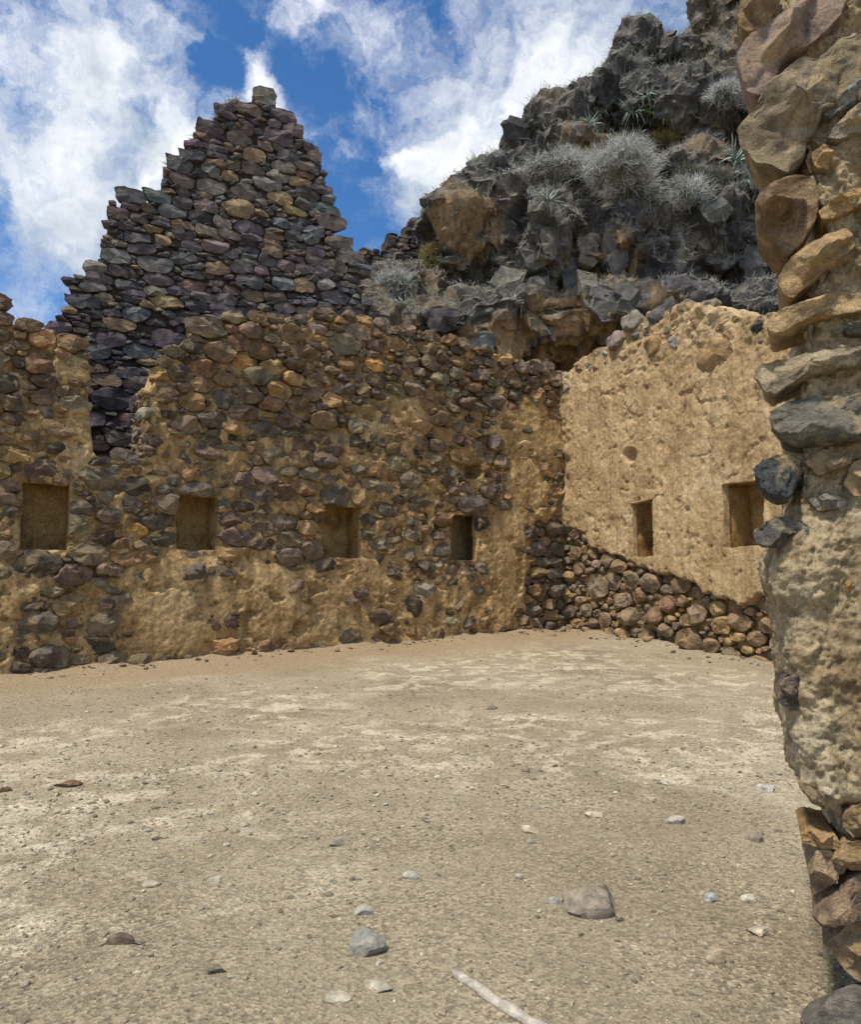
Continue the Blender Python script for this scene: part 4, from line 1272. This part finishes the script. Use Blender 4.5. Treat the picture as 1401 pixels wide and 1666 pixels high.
shrub(1010, 312, 180, 112, M['grey_twig'], 'largest silver grey shrub bulging over the middle of the cliff', 101, 15000)
shrub(905, 285, 120, 60, M['grey_twig'], 'low grey shrub left of the largest silver shrub', 103, 4500)
shrub(1182, 158, 105, 55, M['grey_twig'], 'small pale grey shrub high on the cliff by the near boulders', 105, 5000)
shrub(1075, 238, 90, 44, M['yellow_leaf'], 'yellow green bush above the largest silver shrub', 107, 4000)
shrub(945, 262, 70, 26, M['yellow_leaf'], 'low yellowish bush on the ledge left of the silver shrub', 109, 2200)
shrub(1145, 300, 95, 50, M['dark_moss'], 'dark green grey bush right of the largest silver shrub', 111, 4500)
shrub(705, 420, 60, 50, M['yellow_leaf'], 'straw coloured bush on the lower left slope of the cliff', 113, 2500)
shrub(640, 470, 60, 70, M['grey_twig'], 'pale grey shrub at the lowest left foot of the cliff', 115, 3500)


def leaf_mesh(length, width, curve, name, mat):
    n = 8
    V, Fc = [], []
    for k in range(n + 1):
        t = k / n
        r_ = length * t
        zz = length * (.75 * t - curve * t * t)
        w = width * (1 - t) ** .7 * (.75 + .6 * t * (1 - t) * 2)
        V += [(r_ * .75, -w / 2, zz + w * .22), (r_ * .75, 0, zz - w * .1), (r_ * .75, w / 2, zz + w * .22), (r_ * .75, 0, zz - w * .35)]
    for k in range(n):
        a = 4 * k; b_ = a + 4
        Fc += [(a, b_, b_ + 1, a + 1), (a + 1, b_ + 1, b_ + 2, a + 2), (a + 2, b_ + 2, b_ + 3, a + 3), (a + 3, b_ + 3, b_, a)]
    return mesh_from(name, V, Fc, mat)


LEAVES = [leaf_mesh(1, .11, .55, 'leaf', M['agave']), leaf_mesh(1, .10, 1.15, 'leaf', M['agave']), leaf_mesh(1, .12, .15, 'leaf', M['agave'])]
GREEN = [leaf_mesh(1, .08, .1, 'leaf', M['agave_green']), leaf_mesh(1, .08, .35, 'leaf', M['agave_green'])]


def agave(px, py, size_px, label, sd, kinds, up=.4, n=28):
    hit, nn = on_cliff(px, py + size_px * .12)
    if hit is None:
        return
    r_ = np.random.default_rng(sd)
    c_ = np.array(hit) + np.array(nn) * .06 + np.array([0, -.12, .02])
    s = size_px * c_[1] / F / 2
    root = empty('agave_plant' if kinds is LEAVES else 'leafy_plant', c_, label, 'plant', 'spiky rosette plants on the cliff')
    tilt = Vector((nn[0], nn[1], nn[2] * .5 + .5)).normalized()
    tq = Vector((0, 0, 1)).rotation_difference(tilt.lerp(Vector((0, 0, 1)), .35).normalized())
    from mathutils import Quaternion, Euler
    for k in range(n):
        az = k * 2.39996 + r_.uniform(-.3, .3)
        el = up * r_.uniform(-.5, 1.6) * (k / n) + .05
        o = link('leaf', kinds[r_.integers(len(kinds))], root)
        q = tq @ Euler((0, -el, az), 'XYZ').to_quaternion()
        o.rotation_mode = 'QUATERNION'
        o.rotation_quaternion = q
        sc = s * r_.uniform(1.0, 1.6)
        o.scale = (sc, sc * r_.uniform(.8, 1.2), sc)


agave(885, 332, 62, 'pale rosette plant at the left tip of the largest silver shrub', 1, LEAVES)
agave(1117, 338, 70, 'pale rosette plant at the right tip of the largest silver shrub', 2, LEAVES)
agave(1186, 264, 72, 'upper of two rosette plants beside the near wall boulders', 3, LEAVES)
agave(1215, 305, 66, 'lower drooping rosette plant beside the near brown boulder', 4, LEAVES, .2)
agave(953, 208, 52, 'rosette plant on the upper left ledge of the cliff', 5, LEAVES)
agave(980, 184, 40, 'small rosette plant just right of the upper left ledge', 6, LEAVES)
agave(1030, 188, 56, 'rosette plant left of the upright green plant', 7, LEAVES)
agave(1058, 160, 46, 'rosette plant above the upright green plant', 8, LEAVES)
agave(1056, 190, 60, 'upright yellow green leafy plant high on the cliff', 9, GREEN, 1.2, 16)
agave(665, 466, 36, 'upper of two blue green rosettes at the cliff foot', 10, LEAVES, .6)
agave(662, 502, 44, 'lower of two blue green rosettes at the cliff foot', 11, LEAVES, .6)


# rock slabs standing out of the cliff face
def cliff_rocks():
    r_ = np.random.default_rng(88)
    lst = [(918, 440, 46, 90), (958, 472, 38, 70), (1000, 405, 40, 90), (955, 408, 44, 56), (985, 492, 44, 66), (1022, 490, 44, 66), (828, 465, 60, 70), (868, 415, 50, 60), (1120, 468, 90, 40), (1165, 345, 46, 44),
           (880, 470, 36, 46), (770, 560, 70, 36), (720, 520, 60, 44), (1150, 215, 60, 46), (895, 400, 36, 60), (1230, 440, 50, 90)]
    for k, (x, y, w, h) in enumerate(lst):
        hit, nn = on_cliff(x, y)
        if hit is None:
            continue
        c_ = np.array(hit)
        n = 14
        th = np.linspace(0, 2 * np.pi, n, endpoint=False)
        e = 4.0
        rr = 1 / ((np.abs(np.cos(th)) / (w * c_[1] / F / 2)) ** e + (np.abs(np.sin(th)) / (h * c_[1] / F / 2)) ** e) ** (1 / e)
        rr = rr * r_.uniform(.75, 1.15, n)
        a = r_.normal(0, .12)
        o = np.stack([rr * np.cos(th + a), rr * np.sin(th + a)], 1)
        V, Fc = stone_geo(o, .26, .7, e=.35, rings=5, rough=.16, facets=4, sd=500 + k * 3, freq=1.4)
        fr = Frame(c_, (1, r_.normal(.1, .25)))
        W = V[:, :1] * fr.T + V[:, 1:2] * fr.Z + V[:, 2:3] * fr.N
        c = pick(r_, ['slate', 'gry', 'lgr', 'blu'], [3, 3, 1, 3])
        link('rock_slab', mesh_from('rock_slab', W, Fc, M['dry_stone'], c, True, math.radians(30)), cliff, c_)


cliff_rocks()


# small stacked terrace walls between the gable and the cliff
def terraces():
    r_ = np.random.default_rng(91)
    for k, (x0, x1, y0, y1, Y, lab) in enumerate([(592, 648, 402, 470, 20.2, 'lowest dark stacked slab wall beside the gable'), (634, 676, 376, 420, 21.0, 'middle dark stacked slab wall on the slope behind the gable'),
                                                  (668, 704, 352, 396, 21.8, 'highest dark stacked slab wall against the cliff shoulder')]):
        a = at_depth(x0, y1, Y); b_ = at_depth(x1, y1, Y + .3)
        fr = Frame((a[0], a[1], a[2]), (b_ - a)[:2])
        Lw = np.linalg.norm((b_ - a)[:2]); H = (y1 - y0) * Y / F
        root = empty('terrace_wall', a, lab, 'wall', 'stacked terrace walls')
        us = lines(0, Lw, .06); vs = lines(-1.5, H, .06)
        P, Fc = sheet(fr, us, vs, lambda u: np.full_like(u, H - .05), lambda u: np.full_like(u, -1.5), [], lambda u, v: -.1 + .03 * fbm(np.stack([u, v, u * 0], -1) * 5, 2, 3), .9)
        link('core', mesh_from('core', P - a, Fc, M['joint_and_shade']), root)
        items = []
        v = -.3
        while v < H:
            h = r_.uniform(.07, .15); u = r_.uniform(-.15, 0)
            while u < Lw:
                w = r_.uniform(.2, .5)
                th = np.linspace(0, 2 * np.pi, 16, endpoint=False)
                rr = 1 / ((np.abs(np.cos(th)) / (w / 2)) ** 4 + (np.abs(np.sin(th)) / (h / 2)) ** 4) ** .25
                V, Fc = stone_geo(np.stack([rr * np.cos(th), rr * np.sin(th)], 1), .08, .25, e=.5, rings=3, rough=.1, facets=2, sd=int(r_.integers(9999)), w0=-.04)
                items.append((u + w / 2, v + h / 2, V, Fc, pick(r_, ['slate', 'dark', 'grb', 'pur'], [3, 3, 2, 1]), w * h))
                u += w * 1.02
            v += h
        place_stones(fr, items, root, M['dry_stone'], 'slab')


terraces()


# tufts along the stepped crest of the gable
def gable_tufts():
    r_ = np.random.default_rng(95)
    us = r_.uniform(gL, PYR.uv(420, 150)[0], 9000)
    k = fbm(np.stack([us * 2.1, us * 0, us * 0], -1), 3, 7) + .25 * (us > PYR.uv(350, 180)[0])
    us = us[r_.uniform(0, 1, len(us)) < sstep(-.1, .45, k)][:3500]
    P = PYR.P(us, gable_top(us) - .02, r_.uniform(-.55, .02, len(us)))
    D = r_.normal(0, .6, (len(us), 3)) + np.array([-.2, -.1, .7])
    V, q = blades(P, D, r_.uniform(.08, .3, len(us)), .012, 96, .6)
    link('dry_grass', mesh_from('dry_grass', V, q, M['dry_grass'], None, False), kind='stuff', label='dry grass tufts along the broken crest of the gable', category='grass')


gable_tufts()


# ------------------------------------------------------------------ loose stones and gravel on the ground
def loose():
    r_ = np.random.default_rng(120)
    lst = [(965, 1460, 92, 50, (.25, .225, .19), 'largest rounded grey brown stone lying on the dirt floor'),
           (592, 1532, 58, 44, (.3, .31, .29), 'angular grey stone with a pale top near the bottom centre'),
           (592, 1480, 28, 16, (.4, .4, .36), 'small pale stone just behind the angular grey stone'),
           (115, 1274, 40, 13, (.14, .09, .055), 'flat dark brown stone on the left of the floor'),
           (193, 1527, 44, 20, (.17, .14, .11), 'low dark brown stone at the lower left'),
           (8, 1284, 26, 8, (.12, .08, .05), 'thin dark stone at the left picture edge'),
           (365, 1261, 34, 10, (.42, .39, .31), 'flat pale stone in the left middle of the floor'),
           (355, 1430, 28, 13, (.48, .45, .37), 'pale chip between the brown stone and the angular grey stone'),
           (350, 1576, 34, 14, (.2, .18, .15), 'small grey chip at the lower left near the frame bottom'),
           (245, 1437, 32, 9, (.46, .42, .34), 'thin pale chip on the left half of the floor'),
           (967, 1323, 28, 16, (.58, .54, .44), 'pale lump above the largest rounded stone'),
           (860, 1348, 26, 15, (.55, .5, .4), 'cream stone left of the pale lump above the largest stone'),
           (1098, 1332, 28, 20, (.42, .41, .37), 'pale grey stone in the right middle of the floor'),
           (1158, 1458, 22, 20, (.38, .42, .44), 'bluish stone right of the largest rounded stone'),
           (1218, 1462, 28, 16, (.55, .53, .47), 'whitish stone near the jamb, right of the bluish stone'),
           (1240, 1511, 42, 16, (.5, .47, .4), 'pale flat stone close to the foot of the jamb'),
           (1163, 1552, 28, 36, (.46, .4, .3), 'upright beige stone in the lower right of the floor'),
           (548, 1620, 44, 14, (.44, .42, .36), 'pale flake at the bottom left of the white stick'),
           (614, 1602, 40, 9, (.46, .44, .37), 'long thin flake between the angular stone and the stick'),
           (1246, 1281, 34, 12, (.45, .47, .47), 'flat blue white stone beside the jamb, farther back'),
           (905, 1464, 30, 9, (.3, .3, .27), 'thin grey chip touching the left of the largest stone'),
           (845, 1425, 16, 11, (.5, .47, .4), 'tiny pale stone up left of the largest stone'),
           (668, 1423, 24, 12, (.4, .4, .37), 'grey chip in the centre of the floor'),
           (550, 1371, 22, 11, (.27, .25, .22), 'grey stone left of centre on the floor'),
           (800, 1151, 16, 9, (.2, .18, .15), 'small dark stone far back on the floor'),
           (1060, 1300, 18, 8, (.4, .38, .33), 'small chip left of the pale grey stone'),
           (1230, 1362, 22, 18, (.24, .22, .19), 'grey lump near the jamb in the right middle'),
           (1355, 1640, 120, 76, (.13, .125, .115), 'dark slate rock at the foot of the jamb in the corner')]
    import bmesh
    bm = bmesh.new(); bmesh.ops.create_icosphere(bm, subdivisions=4, radius=1)
    sv = np.array([v.co[:] for v in bm.verts]); sf = [tuple(v.index for v in f.verts) for f in bm.faces]; bm.free()
    for k, (x, y, w, h, c, lab) in enumerate(lst):
        p = ground_pt(x, y + h * .3)
        mpp = p[1] / F
        a = w * mpp / 2 * 1.25; hz = h * mpp * .62
        V = sv * np.array([a, a * r_.uniform(.5, .65), hz * 1.0])
        for _ in range(11):
            d = r_.normal(0, 1, 3); d /= np.linalg.norm(d)
            ext = np.max(V @ d); lim = ext * r_.uniform(.62, .9)
            ex = np.maximum(V @ d - lim, 0)
            V = V - ex[:, None] * d
        V = V * (1 + .13 * fbm(sv * 2.2 + k * 5, 3, k)[:, None])
        rz = r_.uniform(-.4, .4)
        if k == len(lst) - 1:
            p = p + np.array([.05, 0.0, .02]); rz = 0
        Rm = np.array([[math.cos(rz), -math.sin(rz), 0], [math.sin(rz), math.cos(rz), 0], [0, 0, 1]])
        V = V @ Rm.T
        link('loose_stone', mesh_from('loose_stone', V, sf, M['ground_stone'], np.array(c) * np.array([.95, .89, .8]), True, math.radians(24)), None, p + np.array([0, 0, hz * .14]), label=lab, category='stone', group='loose stones on the floor')
    # pale stick at the bottom
    p0 = ground_pt(738, 1582); p1 = ground_pt(905, 1690)
    n = 26; m_ = 9
    V, Fc = [], []
    ax = (p1 - p0); Ls = np.linalg.norm(ax); ax /= Ls
    sd = np.cross(ax, [0, 0, 1]); sd /= np.linalg.norm(sd)
    for i in range(n + 1):
        t = i / n
        c_ = p0 + ax * Ls * t + sd * (.012 * math.sin(t * 3.0) + .003 * math.sin(t * 17)) + np.array([0, 0, .008])
        rad = .021 * (1 + .12 * math.sin(t * 23)) * (.45 + .55 * min(1, t * 14 + .15)) * (.9 + .25 * t)
        for j in range(m_):
            a = 2 * math.pi * j / m_
            V.append(c_ + sd * math.cos(a) * rad * 1.1 + np.array([0, 0, 1]) * math.sin(a) * rad * .75)
    for i in range(n):
        for j in range(m_):
            j2 = (j + 1) % m_
            Fc.append((i * m_ + j, i * m_ + j2, (i + 1) * m_ + j2, (i + 1) * m_ + j))
    Fc += [tuple(range(m_))[::-1], tuple(range(n * m_, n * m_ + m_))]
    link('stick', mesh_from('stick', np.array(V), Fc, M['ground_stone'], (.44, .4, .33)), None, label='pale weathered stick lying at the bottom of the picture', category='stick')


loose()


def gravel():
    r_ = np.random.default_rng(130)
    t = (1 + 5 ** .5) / 2
    iv = np.array([(-1, t, 0), (1, t, 0), (-1, -t, 0), (1, -t, 0), (0, -1, t), (0, 1, t), (0, -1, -t), (0, 1, -t), (t, 0, -1), (t, 0, 1), (-t, 0, -1), (-t, 0, 1)]) / 1.9
    fi = np.array([(0, 11, 5), (0, 5, 1), (0, 1, 7), (0, 7, 10), (0, 10, 11), (1, 5, 9), (5, 11, 4), (11, 10, 2), (10, 7, 6), (7, 1, 8), (3, 9, 4), (3, 4, 2), (3, 2, 6), (3, 6, 8), (3, 8, 9), (4, 9, 5), (2, 4, 11), (6, 2, 10), (8, 6, 7), (9, 8, 1)])
    n = 58000
    Y = 1.7 * (14 / 1.7) ** (r_.uniform(0, 1, n) ** 1.25)
    X = r_.uniform(-.75, .75, n) * (Y + 1.0)
    # thicker in drifts, thin on trodden dust
    k = fbm(np.stack([X * .9, Y * .9, X * 0], -1), 4, 77)
    keep = r_.uniform(0, 1, n) < .35 + .65 * sstep(-.25, .35, k)
    d, d2 = wall_dist(X, Y)
    keep &= (r_.uniform(0, 1, n) < .12 + .88 * sstep(.8, 2.6, d))
    keep &= (d > .1) & (d2 > .1)
    X, Y = X[keep], Y[keep]; n = len(X)
    s = np.exp(r_.normal(math.log(.0040), .55, n)) * np.clip(Y / 3.2, .8, 1.7)
    s = np.minimum(s, .022)
    nb = 170      # crumbs fallen along the foot of the walls
    tb = r_.uniform(0, 1, nb); off = np.abs(r_.normal(0, .28, nb)) + .04
    onb = r_.uniform(0, 1, nb) < .62
    Pb = np.where(onb[:, None], (back.O + (tb * LB)[:, None] * back.T + off[:, None] * back.N), (RW.O + (tb * 7)[:, None] * RW.T + off[:, None] * RW.N))
    X = np.concatenate([X, Pb[:, 0]]); Y = np.concatenate([Y, Pb[:, 1]]); n = len(X)
    s = np.concatenate([s, np.exp(r_.normal(math.log(.026), .55, nb))])
    V = iv[None] * r_.uniform(.6, 1.3, (n, 12, 1)) * s[:, None, None]
    V = V * np.stack([r_.uniform(.8, 1.5, n), r_.uniform(.8, 1.3, n), r_.uniform(.4, .8, n)], 1)[:, None]
    a = r_.uniform(0, 6.28, n); ca, sa = np.cos(a)[:, None], np.sin(a)[:, None]
    V = np.stack([V[..., 0] * ca - V[..., 1] * sa, V[..., 0] * sa + V[..., 1] * ca, V[..., 2]], -1)
    Z = ground_full(X, Y) + s * .2
    V = V + np.stack([X, Y, Z], -1)[:, None]
    Fc = (fi[None] + (np.arange(n) * 12)[:, None, None]).reshape(-1, 3)
    base = np.array([(.42, .35, .24), (.5, .43, .31), (.34, .29, .21), (.58, .52, .4), (.38, .29, .19), (.42, .4, .33)])
    cc = .8 * base[r_.choice(6, n, p=[.32, .24, .22, .04, .1, .08])] * r_.uniform(.55, 1.25, (n, 1))
    cc[-170:] *= np.array([.55, .47, .4])
    link('gravel', mesh_from('gravel', V.reshape(-1, 3), Fc, M['ground_stone'], np.repeat(cc, 12, 0), False), kind='stuff', label='fine gravel scattered over the dirt floor', category='gravel')


gravel()
